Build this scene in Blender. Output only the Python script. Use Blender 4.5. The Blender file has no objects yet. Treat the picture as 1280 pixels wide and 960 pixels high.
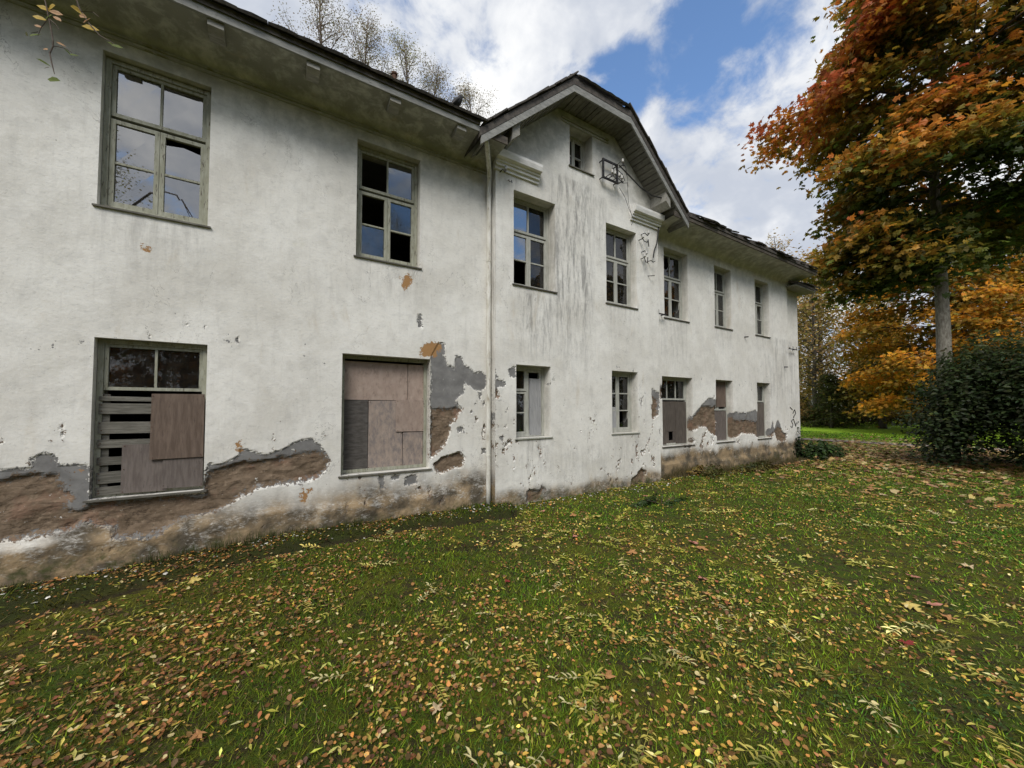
import bpy, bmesh, math, random
import numpy as np
from mathutils import Vector, Matrix

random.seed(11)
rng = np.random.default_rng(11)
S = bpy.context.scene
COL = S.collection
R = math.radians

# ------------------------------------------------------------------ camera
cam_d = bpy.data.cameras.new('camera')
cam = bpy.data.objects.new('camera', cam_d)
COL.objects.link(cam)
cam.location = (0, -5.51, 1.70)
cam.rotation_euler = (R(92.0), 0, R(-31.5))
cam_d.sensor_width = 36
cam_d.lens = 36 * 470 / 1280
cam_d.shift_y = 0.0098
cam_d.clip_start = 0.05
cam_d.clip_end = 3000
S.camera = cam

# ------------------------------------------------------------------ sky and sun
SUN_EL, SUN_AZ = R(46), R(222)          # azimuth clockwise from +Y
W = bpy.data.worlds.new('World')
S.world = W
W.use_nodes = True
nt = W.node_tree
nt.nodes.clear()
N = nt.nodes.new
LK = nt.links.new
def mnode(tree, op, a=None, b=None, c=None, clamp=False):
    n = tree.nodes.new('ShaderNodeMath'); n.operation = op; n.use_clamp = clamp
    for i, v in enumerate((a, b, c)):
        if v is None: continue
        if isinstance(v, (int, float)): n.inputs[i].default_value = v
        else: tree.links.new(v, n.inputs[i])
    return n.outputs[0]
def vnode(tree, op, a, b=None):
    n = tree.nodes.new('ShaderNodeVectorMath'); n.operation = op
    for i, v in enumerate((a, b)):
        if v is None: continue
        if isinstance(v, (tuple, list)): n.inputs[i].default_value = v
        elif isinstance(v, (int, float)): n.inputs['Scale'].default_value = v
        else: tree.links.new(v, n.inputs[i])
    return n
def smooth(tree, v, lo, hi, to0=0.0, to1=1.0):
    n = tree.nodes.new('ShaderNodeMapRange'); n.interpolation_type = 'SMOOTHSTEP'
    tree.links.new(v, n.inputs[0])
    n.inputs[1].default_value = lo; n.inputs[2].default_value = hi
    n.inputs[3].default_value = to0; n.inputs[4].default_value = to1
    return n.outputs[0]
def noise_n(tree, vec, scale, detail=4, rough=0.55, dist=0.0):
    n = tree.nodes.new('ShaderNodeTexNoise')
    if vec is not None: tree.links.new(vec, n.inputs['Vector'])
    n.inputs['Scale'].default_value = scale; n.inputs['Detail'].default_value = detail
    n.inputs['Roughness'].default_value = rough; n.inputs['Distortion'].default_value = dist
    return n.outputs[0]
def mixc(tree, f, a, b):
    n = tree.nodes.new('ShaderNodeMix'); n.data_type = 'RGBA'
    for sock, v in ((n.inputs[0], f), (n.inputs[6], a), (n.inputs[7], b)):
        if isinstance(v, (int, float)): sock.default_value = v
        elif isinstance(v, (tuple, list)): sock.default_value = (*v[:3], 1)
        else: tree.links.new(v, sock)
    return n.outputs[2]

sky = N('ShaderNodeTexSky')
sky.sky_type = 'NISHITA'
sky.sun_disc = False
sky.sun_elevation = SUN_EL
sky.sun_rotation = SUN_AZ
sky.air_density = 1.0; sky.dust_density = 0.2; sky.ozone_density = 2.5
tc = N('ShaderNodeTexCoord')
gdir = tc.outputs['Generated']
sep = N('ShaderNodeSeparateXYZ'); LK(gdir, sep.inputs[0])
zc = mnode(nt, 'MAXIMUM', sep.outputs[2], 0.0)
inv = mnode(nt, 'DIVIDE', 1.3, mnode(nt, 'ADD', zc, 0.5))
flat = vnode(nt, 'SCALE', gdir); LK(inv, flat.inputs['Scale'])
pv = flat.outputs[0]
n_big = noise_n(nt, pv, 2.6, 5, 0.55, 0.2)
n_det = noise_n(nt, pv, 8.5, 9, 0.60, 0.25)
n_col = noise_n(nt, vnode(nt, 'ADD', pv, (3.1, 7.7, 1.3)).outputs[0], 1.9, 5, 0.55, 0.3)
cov = mnode(nt, 'ADD', mnode(nt, 'MULTIPLY', n_big, 0.42), mnode(nt, 'MULTIPLY', n_det, 0.62))
# gaps in the cloud deck (directions on the sky) where the blue shows through
cov = mnode(nt, 'ADD', cov, 0.13)
for (dx, dy, dz, c0, c1, amt) in ((0.668, 0.318, 0.673, 0.984, 0.999, 0.17), (0.605, 0.40, 0.688, 0.990, 0.999, 0.10), (0.568, 0.512, 0.644, 0.9955, 0.9995, 0.15),
                                  (0.205, 0.66, 0.723, 0.978, 0.998, 0.13), (-0.45, -0.6, 0.66, 0.90, 0.99, 0.22), (0.3, -0.8, 0.52, 0.93, 0.99, 0.2)):
    dp = vnode(nt, 'DOT_PRODUCT', gdir, (dx, dy, dz)).outputs['Value']
    g = smooth(nt, dp, c0, c1)
    cov = mnode(nt, 'SUBTRACT', cov, mnode(nt, 'MULTIPLY', g, amt))
mask = smooth(nt, cov, 0.40, 0.60)
lum = smooth(nt, mnode(nt, 'ADD', mnode(nt, 'MULTIPLY', n_col, 0.75), mnode(nt, 'MULTIPLY', n_det, 0.25)), 0.41, 0.64)
CLOUD_DARK = (3.1, 3.35, 3.85)
CLOUD_LIT = (5.9, 5.9, 5.85)
ccol = mixc(nt, lum, CLOUD_DARK, CLOUD_LIT)
skyb = vnode(nt, 'MULTIPLY', sky.outputs[0], (1.05, 1.15, 1.22)).outputs[0]
hz = smooth(nt, sep.outputs[2], 0.0, 0.28, 1.0, 0.0)
mask = mnode(nt, 'MAXIMUM', mask, mnode(nt, 'MULTIPLY', hz, 0.7))
skycol = mixc(nt, mask, skyb, ccol)
bg = N('ShaderNodeBackground'); bg.inputs[1].default_value = 0.14
LK(skycol, bg.inputs[0])
wo = N('ShaderNodeOutputWorld'); LK(bg.outputs[0], wo.inputs[0])

sun_d = bpy.data.lights.new('sun', 'SUN')
sun_d.energy = 2.2
sun_d.angle = R(24)
sun_d.color = (1.0, 0.955, 0.88)
sun = bpy.data.objects.new('sun', sun_d)
COL.objects.link(sun)
sd = Vector((math.sin(SUN_AZ) * math.cos(SUN_EL), math.cos(SUN_AZ) * math.cos(SUN_EL), math.sin(SUN_EL)))
sun.rotation_euler = sd.to_track_quat('Z', 'Y').to_euler()
sun.location = (-20, -30, 40)

S.view_settings.view_transform = 'Standard'
S.view_settings.look = 'None'
S.view_settings.exposure = 0.42
S.view_settings.gamma = 1.0
S.render.engine = 'CYCLES'
S.cycles.max_bounces = 8
S.cycles.transparent_max_bounces = 16

# ------------------------------------------------------------------ helpers
def props(o, label=None, cat=None, group=None, kind=None):
    if label: o['label'] = label
    if cat: o['category'] = cat
    if group: o['group'] = group
    if kind: o['kind'] = kind
    return o
def link(name, me, mat=None, parent=None, loc=None):
    o = bpy.data.objects.new(name, me)
    COL.objects.link(o)
    if mat is not None and me is not None and len(me.materials) == 0: me.materials.append(mat)
    if parent is not None: o.parent = parent
    if loc is not None: o.location = loc
    return o
def empty(name, loc=(0, 0, 0), rz=0.0):
    o = bpy.data.objects.new(name, None)
    COL.objects.link(o)
    o.location = loc; o.rotation_euler = (0, 0, rz); o.empty_display_size = 0.2
    return o
def np_mesh(name, V, sizes, idx, smooth_shade=False, cols=None, attrs=None):
    V = np.asarray(V, np.float32); sizes = np.asarray(sizes, np.int32); idx = np.asarray(idx, np.int32)
    me = bpy.data.meshes.new(name)
    me.vertices.add(len(V)); me.vertices.foreach_set('co', V.ravel())
    me.loops.add(len(idx)); me.loops.foreach_set('vertex_index', idx)
    st = np.zeros(len(sizes), np.int32); st[1:] = np.cumsum(sizes)[:-1]
    me.polygons.add(len(sizes)); me.polygons.foreach_set('loop_start', st)
    me.polygons.foreach_set('use_smooth', np.full(len(sizes), bool(smooth_shade)))
    me.update(calc_edges=True)
    if cols is not None:
        a = me.attributes.new('tint', 'FLOAT_COLOR', 'POINT')
        c = np.ones((len(V), 4), np.float32); c[:, :3] = cols
        a.data.foreach_set('color', c.ravel())
    if attrs:
        for k, v in attrs.items():
            a = me.attributes.new(k, 'FLOAT', 'POINT')
            a.data.foreach_set('value', np.asarray(v, np.float32))
    me.validate(clean_customdata=False)
    return me
class MB:
    def __init__(s): s.v = []; s.f = []; s.sm = False
    def box(s, x0, x1, y0, y1, z0, z1):
        b = len(s.v)
        s.v += [(x0, y0, z0), (x1, y0, z0), (x1, y1, z0), (x0, y1, z0), (x0, y0, z1), (x1, y0, z1), (x1, y1, z1), (x0, y1, z1)]
        s.f += [(b, b+3, b+2, b+1), (b+4, b+5, b+6, b+7), (b, b+1, b+5, b+4), (b+1, b+2, b+6, b+5), (b+2, b+3, b+7, b+6), (b+3, b, b+4, b+7)]
        return s
    def prism(s, pts, y0, y1):            # polygon in XZ pushed along Y
        b = len(s.v); n = len(pts)
        s.v += [(x, y0, z) for x, z in pts] + [(x, y1, z) for x, z in pts]
        s.f += [tuple(b+i for i in range(n)), tuple(b+n+i for i in reversed(range(n)))]
        for i in range(n):
            j = (i+1) % n
            s.f.append((b+j, b+i, b+n+i, b+n+j))
        return s
    def prism_x(s, pts, x0, x1):          # polygon in YZ pushed along X
        b = len(s.v); n = len(pts)
        s.v += [(x0, y, z) for y, z in pts] + [(x1, y, z) for y, z in pts]
        s.f += [tuple(b+i for i in range(n)), tuple(b+n+i for i in reversed(range(n)))]
        for i in range(n):
            j = (i+1) % n
            s.f.append((b+j, b+i, b+n+i, b+n+j))
        return s
    def slab(s, poly, dz):
        b = len(s.v); n = len(poly)
        s.v += [tuple(p) for p in poly] + [(p[0], p[1], p[2]+dz) for p in poly]
        s.f += [tuple(b+i for i in range(n)), tuple(b+n+i for i in reversed(range(n)))]
        for i in range(n):
            j = (i+1) % n
            s.f.append((b+j, b+i, b+n+i, b+n+j))
        return s
    def tube(s, pts, radii, sides=6, cap=True):
        pts = [Vector(p) for p in pts]; b = len(s.v); n = len(pts)
        if isinstance(radii, (int, float)): radii = [radii]*n
        up = Vector((0, 0, 1))
        prev = None
        for i, p in enumerate(pts):
            t = (pts[min(i+1, n-1)] - pts[max(i-1, 0)])
            if t.length < 1e-9: t = Vector((0, 0, 1))
            t.normalize()
            if prev is None:
                a = t.cross(up)
                if a.length < 1e-3: a = t.cross(Vector((1, 0, 0)))
            else:
                a = prev - t * prev.dot(t)
                if a.length < 1e-4: a = t.cross(up)
            a.normalize(); prev = a
            c = t.cross(a)
            for k in range(sides):
                q = 2*math.pi*k/sides
                w = p + (a*math.cos(q) + c*math.sin(q)) * radii[i]
                s.v.append(tuple(w))
        for i in range(n-1):
            for k in range(sides):
                k2 = (k+1) % sides
                s.f.append((b+i*sides+k, b+i*sides+k2, b+(i+1)*sides+k2, b+(i+1)*sides+k))
        if cap:
            s.f.append(tuple(b+k for k in reversed(range(sides))))
            s.f.append(tuple(b+(n-1)*sides+k for k in range(sides)))
        return s
    def mesh(s, name, smooth_shade=False):
        sizes = [len(f) for f in s.f]; idx = [i for f in s.f for i in f]
        return np_mesh(name, np.array(s.v, np.float32).reshape(-1, 3), sizes, idx, smooth_shade)
    def build(s, name, mat, parent=None, loc=None, smooth_shade=False):
        return link(name, s.mesh(name, smooth_shade), mat, parent, loc)
def copy_thing(root, loc=None, rz=None, scale=None):
    c = root.copy(); COL.objects.link(c)
    if loc is not None: c.location = loc
    if rz is not None: c.rotation_euler = (0, 0, rz)
    if scale is not None: c.scale = (scale,)*3
    for ch in list(root.children):
        d = ch.copy(); COL.objects.link(d); d.parent = c
        for g in list(ch.children):
            e = g.copy(); COL.objects.link(e); e.parent = d
    return c
# vectorised value noise
def _h(i, j, s):
    n = (i.astype(np.int64)*374761393 + j.astype(np.int64)*668265263 + s*974634777) & 0x7fffffff
    n = ((n ^ (n >> 13)) * 1274126177) & 0x7fffffff
    n = n ^ (n >> 16)
    return (n & 0xffff) / 65535.0
def vnoise(x, y, seed=0):
    x = np.asarray(x, float); y = np.asarray(y, float)
    i = np.floor(x); j = np.floor(y); fx = x-i; fy = y-j
    fx = fx*fx*(3-2*fx); fy = fy*fy*(3-2*fy)
    a = _h(i, j, seed); b = _h(i+1, j, seed); c = _h(i, j+1, seed); d = _h(i+1, j+1, seed)
    return (a*(1-fx)+b*fx)*(1-fy) + (c*(1-fx)+d*fx)*fy
def fbm(x, y, seed=0, oct=4):
    t = 0; amp = 0.5; tot = 0
    for k in range(oct):
        t = t + amp*vnoise(x*2**k, y*2**k, seed+k*17); tot += amp; amp *= 0.5
    return t/tot - 0.5
def sstep(v, a, b):
    t = np.clip((v-a)/(b-a), 0, 1); return t*t*(3-2*t)
def poly_sdf(px, pz, poly):
    """signed distance, positive inside"""
    P = np.asarray(poly, float); n = len(P)
    d = np.full(px.shape, 1e9); inside = np.zeros(px.shape, bool)
    for i in range(n):
        ax, az = P[i]; bx, bz = P[(i+1) % n]
        ex, ez = bx-ax, bz-az; L = ex*ex+ez*ez+1e-12
        t = np.clip(((px-ax)*ex+(pz-az)*ez)/L, 0, 1)
        d = np.minimum(d, (px-ax-t*ex)**2+(pz-az-t*ez)**2)
        if abs(ez) > 1e-12:
            c = ((az > pz) != (bz > pz)) & (px < ex*(pz-az)/ez+ax)
            inside ^= c
    d = np.sqrt(d)
    return np.where(inside, d, -d)

# ------------------------------------------------------------------ materials
def new_mat(name):
    m = bpy.data.materials.new(name); m.use_nodes = True
    t = m.node_tree; t.nodes.clear()
    out = t.nodes.new('ShaderNodeOutputMaterial')
    p = t.nodes.new('ShaderNodeBsdfPrincipled')
    t.links.new(p.outputs[0], out.inputs[0])
    return m, t, p, out
def coords(t, scale=(1, 1, 1)):
    c = t.nodes.new('ShaderNodeTexCoord'); mp = t.nodes.new('ShaderNodeMapping')
    mp.inputs['Scale'].default_value = scale
    t.links.new(c.outputs['Object'], mp.inputs[0])
    return mp.outputs[0]
def bump(t, p, h, strength=0.3, dist=0.01):
    b = t.nodes.new('ShaderNodeBump'); b.inputs['Strength'].default_value = strength; b.inputs['Distance'].default_value = dist
    t.links.new(h, b.inputs['Height']); t.links.new(b.outputs[0], p.inputs['Normal'])
def grain_mat(name, c1, c2, scale=(1, 1, 1), nscale=6, rough=0.8, bst=0.3, c3=None, c3cover=0.5, rnd=0.0, c3w=0.08):
    m, t, p, _ = new_mat(name)
    v = coords(t, scale)
    f = smooth(t, noise_n(t, v, nscale, 6, 0.6, 0.2), 0.3, 0.7)
    c = mixc(t, f, c1, c2)
    if c3 is not None:
        g = smooth(t, noise_n(t, v, nscale*1.7, 7, 0.7, 0.3), c3cover, c3cover+c3w)
        c = mixc(t, g, c, c3)
    if rnd:
        oi = t.nodes.new('ShaderNodeObjectInfo')
        hv = t.nodes.new('ShaderNodeHueSaturation'); t.links.new(c, hv.inputs['Color'])
        t.links.new(mnode(t, 'ADD', mnode(t, 'MULTIPLY', oi.outputs['Random'], rnd), 1.0-rnd/2), hv.inputs['Value'])
        c = hv.outputs[0]
    t.links.new(c, p.inputs['Base Color'])
    p.inputs['Roughness'].default_value = rough
    p.inputs['Specular IOR Level'].default_value = 0.3
    bump(t, p, noise_n(t, v, nscale*3, 6, 0.65), bst, 0.006)
    return m
M = {}
M['frame_old'] = grain_mat('weathered green grey window paint', (0.25, 0.25, 0.185), (0.36, 0.36, 0.29), (6, 6, 1.2), 5, 0.75, 0.5, (0.11, 0.095, 0.075), 0.56)
M['frame_white'] = grain_mat('weathered white window paint', (0.31, 0.31, 0.27), (0.44, 0.44, 0.39), (6, 6, 1.2), 5, 0.7, 0.4, (0.2, 0.18, 0.14), 0.62)
M['slat'] = grain_mat('weathered grey slat', (0.09, 0.085, 0.07), (0.18, 0.17, 0.145), (1.2, 6, 14), 5, 0.85, 0.6, (0.08, 0.07, 0.055), 0.6, 0.4)
M['ply_red'] = grain_mat('reddish old plywood', (0.105, 0.075, 0.057), (0.165, 0.122, 0.095), (9, 6, 1.2), 4, 0.8, 0.3, (0.09, 0.065, 0.055), 0.58)
M['ply_grey'] = grain_mat('grey brown plywood', (0.11, 0.09, 0.08), (0.165, 0.14, 0.125), (9, 6, 1.4), 4, 0.85, 0.3, (0.08, 0.068, 0.06), 0.6, 0.25)
M['ply_pink'] = grain_mat('faded pinkish chipboard', (0.31, 0.235, 0.195), (0.38, 0.30, 0.25), (3, 3, 1.6), 4, 0.85, 0.25, (0.22, 0.165, 0.135), 0.46, 0.16, 0.3)
M['ply_stain'] = grain_mat('water stained chipboard', (0.27, 0.215, 0.18), (0.36, 0.29, 0.24), (3, 3, 1.4), 4, 0.85, 0.25, (0.15, 0.135, 0.135), 0.36, 0.16, 0.4)
M['dark_plank'] = grain_mat('dark weathered plank', (0.065, 0.058, 0.052), (0.12, 0.11, 0.10), (2, 6, 8), 4, 0.85, 0.5, (0.19, 0.17, 0.15), 0.68, 0.3)
M['grey_board'] = grain_mat('bluish grey board', (0.26, 0.26, 0.265), (0.34, 0.34, 0.335), (9, 6, 1.2), 4, 0.8, 0.4, (0.17, 0.165, 0.16), 0.6, 0.2)
M['brown_board'] = grain_mat('brown board', (0.075, 0.062, 0.052), (0.125, 0.105, 0.088), (9, 6, 1.2), 4, 0.8, 0.4, (0.08, 0.065, 0.05), 0.6, 0.4)
M['eave_wood'] = grain_mat('old whitewashed eave wood', (0.22, 0.21, 0.185), (0.33, 0.32, 0.285), (1.5, 5, 5), 5, 0.8, 0.5, (0.17, 0.16, 0.13), 0.58, 0.2)
M['fascia'] = grain_mat('grey fascia paint', (0.19, 0.19, 0.178), (0.30, 0.30, 0.28), (1.5, 5, 5), 5, 0.8, 0.5, (0.12, 0.12, 0.1), 0.58, 0.2)
M['soffit'] = grain_mat('soffit plaster stained by damp', (0.30, 0.30, 0.25), (0.40, 0.395, 0.34), (1, 1, 1), 1.6, 0.9, 0.2, (0.24, 0.235, 0.14), 0.52)
M['tile'] = grain_mat('dark weathered roof tile', (0.045, 0.04, 0.036), (0.10, 0.088, 0.075), (3, 3, 3), 5, 0.85, 0.6, (0.16, 0.145, 0.11), 0.62, 0.5)
M['chimney'] = grain_mat('old chimney brick', (0.28, 0.19, 0.16), (0.42, 0.33, 0.30), (3, 3, 8), 3, 0.9, 0.6, (0.5, 0.45, 0.42), 0.6, 0.3)
M['rust'] = grain_mat('rusty iron', (0.06, 0.035, 0.025), (0.14, 0.07, 0.04), (4, 4, 4), 6, 0.8, 0.3)
M['iron'] = grain_mat('black iron', (0.012, 0.012, 0.013), (0.035, 0.033, 0.032), (4, 4, 4), 6, 0.55, 0.2)
M['porcelain'] = grain_mat('grimy porcelain', (0.35, 0.34, 0.32), (0.5, 0.49, 0.46), (4, 4, 4), 8, 0.35, 0.05)
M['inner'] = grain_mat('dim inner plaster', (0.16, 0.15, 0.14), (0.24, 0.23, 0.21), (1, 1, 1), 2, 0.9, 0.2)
M['cornice'] = grain_mat('whitewashed cornice', (0.62, 0.61, 0.58), (0.76, 0.75, 0.72), (1.5, 5, 5), 4, 0.85, 0.3, (0.33, 0.32, 0.29), 0.63)
M['curtain'] = grain_mat('old net curtain', (0.3, 0.3, 0.28), (0.45, 0.45, 0.42), (10, 2, 1), 3, 0.9, 0.1)

def glass_mat(name, ior, dust):
    m, t, p, out = new_mat(name)
    t.nodes.remove(p)
    tr = t.nodes.new('ShaderNodeBsdfTransparent'); tr.inputs[0].default_value = (0.86, 0.88, 0.88, 1)
    gl = t.nodes.new('ShaderNodeBsdfGlossy'); gl.inputs['Roughness'].default_value = 0.015
    df = t.nodes.new('ShaderNodeBsdfDiffuse'); df.inputs[0].default_value = (0.34, 0.34, 0.31, 1)
    fr = t.nodes.new('ShaderNodeFresnel'); fr.inputs[0].default_value = ior
    v = coords(t)
    dm = t.nodes.new('ShaderNodeMixShader')
    dn = smooth(t, noise_n(t, v, 7, 6, 0.65), 0.35, 0.75, dust*0.3, dust)
    t.links.new(dn, dm.inputs[0]); t.links.new(tr.outputs[0], dm.inputs[1]); t.links.new(df.outputs[0], dm.inputs[2])
    mx = t.nodes.new('ShaderNodeMixShader')
    t.links.new(fr.outputs[0], mx.inputs[0]); t.links.new(dm.outputs[0], mx.inputs[1]); t.links.new(gl.outputs[0], mx.inputs[2])
    t.links.new(mx.outputs[0], out.inputs[0])
    return m
M['glass'] = glass_mat('old window glass', 1.7, 0.05)
M['glass_bright'] = glass_mat('doubled window glass', 4.2, 0.08)

def leaf_mat(name, trans=0.25, rough=0.55, spec=0.3):
    m, t, p, out = new_mat(name)
    a = t.nodes.new('ShaderNodeAttribute'); a.attribute_name = 'tint'
    t.links.new(a.outputs['Color'], p.inputs['Base Color'])
    p.inputs['Roughness'].default_value = rough
    p.inputs['Specular IOR Level'].default_value = spec
    tl = t.nodes.new('ShaderNodeBsdfTranslucent'); t.links.new(a.outputs['Color'], tl.inputs[0])
    mx = t.nodes.new('ShaderNodeMixShader'); mx.inputs[0].default_value = trans
    t.links.new(p.outputs[0], mx.inputs[1]); t.links.new(tl.outputs[0], mx.inputs[2])
    t.links.new(mx.outputs[0], out.inputs[0])
    return m
M['leaf'] = leaf_mat('tree leaf', 0.42, 0.5, 0.3)
M['fallen'] = leaf_mat('fallen leaf', 0.12, 0.6, 0.3)
M['grass'] = leaf_mat('grass blade', 0.25, 0.6, 0.15)
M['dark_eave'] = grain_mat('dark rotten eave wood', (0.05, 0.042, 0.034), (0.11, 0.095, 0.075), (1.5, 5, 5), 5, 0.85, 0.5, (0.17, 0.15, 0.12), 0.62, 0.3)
M['bark'] = grain_mat('grey lichen bark', (0.13, 0.115, 0.09), (0.27, 0.255, 0.215), (5, 5, 1.5), 4, 0.9, 0.8, (0.36, 0.36, 0.31), 0.58)
M['bark_dark'] = grain_mat('dark bark', (0.05, 0.042, 0.034), (0.11, 0.095, 0.075), (5, 5, 1.5), 4, 0.9, 0.8, (0.15, 0.145, 0.115), 0.62)
M['bark_birch'] = grain_mat('birch bark', (0.5, 0.49, 0.45), (0.66, 0.65, 0.61), (2, 2, 6), 4, 0.8, 0.4, (0.06, 0.055, 0.05), 0.62)
M['twig'] = grain_mat('thin brown twig', (0.07, 0.05, 0.04), (0.13, 0.1, 0.075), (5, 5, 5), 6, 0.8, 0.2)

# the whitewashed wall: attributes carry where paint, render, dirt and painted eave shade are
def wall_material():
    m, t, p, _ = new_mat('whitewashed plaster peeling to render and rubble')
    v = coords(t)
    def at(n):
        a = t.nodes.new('ShaderNodeAttribute'); a.attribute_name = n; return a.outputs['Fac']
    fine = mnode(t, 'SUBTRACT', noise_n(t, v, 26, 6, 0.65), 0.5)
    fine2 = mnode(t, 'SUBTRACT', noise_n(t, v, 75, 3, 0.6), 0.5)
    jit = mnode(t, 'ADD', mnode(t, 'MULTIPLY', fine, 0.19), mnode(t, 'MULTIPLY', fine2, 0.07))
    peel = smooth(t, mnode(t, 'ADD', at('peel'), jit), -0.003, 0.003)
    brown = smooth(t, mnode(t, 'ADD', at('brown'), mnode(t, 'MULTIPLY', jit, 1.6)), -0.008, 0.012)
    ochre = smooth(t, mnode(t, 'ADD', at('ochre'), jit), -0.004, 0.004)
    # paint
    big = noise_n(t, v, 0.9, 5, 0.6, 0.4)
    mid = noise_n(t, v, 5.5, 6, 0.65, 0.3)
    paint = mixc(t, smooth(t, big, 0.32, 0.68), (0.65, 0.628, 0.572), (0.80, 0.785, 0.735))
    paint = mixc(t, smooth(t, mid, 0.42, 0.74, 0.0, 0.35), paint, (0.46, 0.45, 0.42))
    paint = mixc(t, smooth(t, noise_n(t, v, 2.3, 6, 0.7, 0.6), 0.58, 0.8, 0.0, 0.4), paint, (0.60, 0.585, 0.46))
    scr = noise_n(t, coords(t, (1.2, 1.2, 2.6)), 15, 7, 0.74, 0.8)
    paint = mixc(t, smooth(t, scr, 0.52, 0.74, 0.0, 0.5), paint, (0.36, 0.355, 0.335))
    paint = mixc(t, smooth(t, scr, 0.30, 0.46, 0.45, 0.0), paint, (0.86, 0.855, 0.83))
    vs = coords(t, (7, 7, 0.75))
    st = noise_n(t, vs, 2.2, 6, 0.62, 0.25)
    # long rain marks everywhere, strong ones where the attribute says so
    paint = mixc(t, smooth(t, st, 0.5, 0.8, 0.0, 0.35), paint, (0.46, 0.45, 0.42))
    sk = mnode(t, 'MULTIPLY', at('streak'), smooth(t, mnode(t, 'ADD', mnode(t, 'MULTIPLY', noise_n(t, vs, 1.3, 6, 0.7, 0.5), 0.6), mnode(t, 'MULTIPLY', noise_n(t, coords(t, (16, 16, 3)), 1.5, 6, 0.75, 0.4), 0.4)), 0.43, 0.62))
    paint = mixc(t, mnode(t, 'MULTIPLY', sk, 0.75, clamp=True), paint, (0.16, 0.155, 0.15))
    # mildew mixed with painted shade under the eaves, damp at the foot
    paint = mixc(t, mnode(t, 'MULTIPLY', at('mould_shade'), smooth(t, mid, 0.25, 0.65, 0.35, 1.0)), paint, (0.27, 0.268, 0.23))
    damp = mnode(t, 'MULTIPLY', at('damp'), smooth(t, mnode(t, 'ADD', mnode(t, 'MULTIPLY', mid, 0.4), mnode(t, 'MULTIPLY', scr, 0.6)), 0.30, 0.56, 0.35, 1.3), clamp=True)
    dcol = mixc(t, smooth(t, noise_n(t, v, 3.1, 5, 0.6), 0.35, 0.62), (0.32, 0.235, 0.14), (0.10, 0.083, 0.06))
    paint = mixc(t, damp, paint, dcol)
    spk = smooth(t, noise_n(t, v, 40, 3, 0.6), 0.69, 0.73)
    spk = mnode(t, 'MULTIPLY', spk, smooth(t, big, 0.42, 0.6))
    paint = mixc(t, mnode(t, 'MULTIPLY', spk, 0.55), paint, (0.22, 0.21, 0.19))
    hair = mnode(t, 'ABSOLUTE', mnode(t, 'SUBTRACT', noise_n(t, coords(t, (1.6, 1.6, 0.8)), 1.1, 6, 0.62, 0.6), 0.5))
    hair = mnode(t, 'MULTIPLY', smooth(t, hair, 0.0, 0.0035, 1.0, 0.0), smooth(t, noise_n(t, v, 0.7, 3, 0.5), 0.5, 0.6))
    paint = mixc(t, mnode(t, 'MULTIPLY', hair, 0.6), paint, (0.17, 0.16, 0.145))
    rust_ = mnode(t, 'MULTIPLY', smooth(t, noise_n(t, coords(t, (3, 3, 0.8)), 1.2, 5, 0.6, 0.4), 0.60, 0.78), 0.45)
    paint = mixc(t, rust_, paint, (0.50, 0.42, 0.30))
    # render and rubble
    grey = mixc(t, smooth(t, mid, 0.3, 0.7), (0.155, 0.152, 0.148), (0.235, 0.23, 0.222))
    vh = coords(t, (2.4, 2.4, 4.5))
    strata = noise_n(t, vh, 2.6, 8, 0.7, 0.4)
    br = mixc(t, smooth(t, strata, 0.33, 0.68), (0.125, 0.09, 0.06), (0.215, 0.160, 0.112))
    br = mixc(t, smooth(t, noise_n(t, v, 3.4, 4, 0.6), 0.5, 0.66, 0, 0.6), br, (0.25, 0.15, 0.105))
    crk = mnode(t, 'ABSOLUTE', mnode(t, 'SUBTRACT', noise_n(t, coords(t, (1.0, 1.0, 3.6)), 2.6, 5, 0.6, 0.8), 0.5))
    crk = mnode(t, 'MULTIPLY', smooth(t, crk, 0.0, 0.018, 1.0, 0.0), smooth(t, noise_n(t, v, 1.9, 3, 0.5), 0.40, 0.52))
    br = mixc(t, mnode(t, 'MULTIPLY', crk, 0.7), br, (0.06, 0.042, 0.03))
    br = mixc(t, smooth(t, noise_n(t, v, 30, 6, 0.7), 0.5, 0.75, 0, 0.6), br, (0.34, 0.26, 0.18))
    under = mixc(t, brown, grey, br)
    under = mixc(t, ochre, under, (0.36, 0.205, 0.09))
    pany = mnode(t, 'MAXIMUM', peel, ochre)
    # flakes of paint left on bare patches, moss low down
    fl = smooth(t, noise_n(t, v, 11, 6, 0.72), 0.665, 0.68)
    pany = mnode(t, 'MULTIPLY', pany, mnode(t, 'SUBTRACT', 1.0, fl))
    col = mixc(t, pany, paint, under)
    col = mixc(t, mnode(t, 'MULTIPLY', at('moss'), smooth(t, noise_n(t, v, 9, 6, 0.7), 0.42, 0.66), clamp=True), col, (0.055, 0.062, 0.02))
    t.links.new(col, p.inputs['Base Color'])
    p.inputs['Roughness'].default_value = 0.92
    p.inputs['Specular IOR Level'].default_value = 0.15
    h = mnode(t, 'ADD', mnode(t, 'MULTIPLY', noise_n(t, v, 34, 6, 0.7), 0.6), mnode(t, 'MULTIPLY', mid, 0.9))
    h = mnode(t, 'SUBTRACT', h, mnode(t, 'MULTIPLY', pany, 0.8))
    h = mnode(t, 'ADD', h, mnode(t, 'MULTIPLY', mnode(t, 'MULTIPLY', brown, mnode(t, 'SUBTRACT', strata, crk)), 1.6))
    bump(t, p, h, 0.42, 0.012)
    return m
M['wall'] = wall_material()

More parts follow.
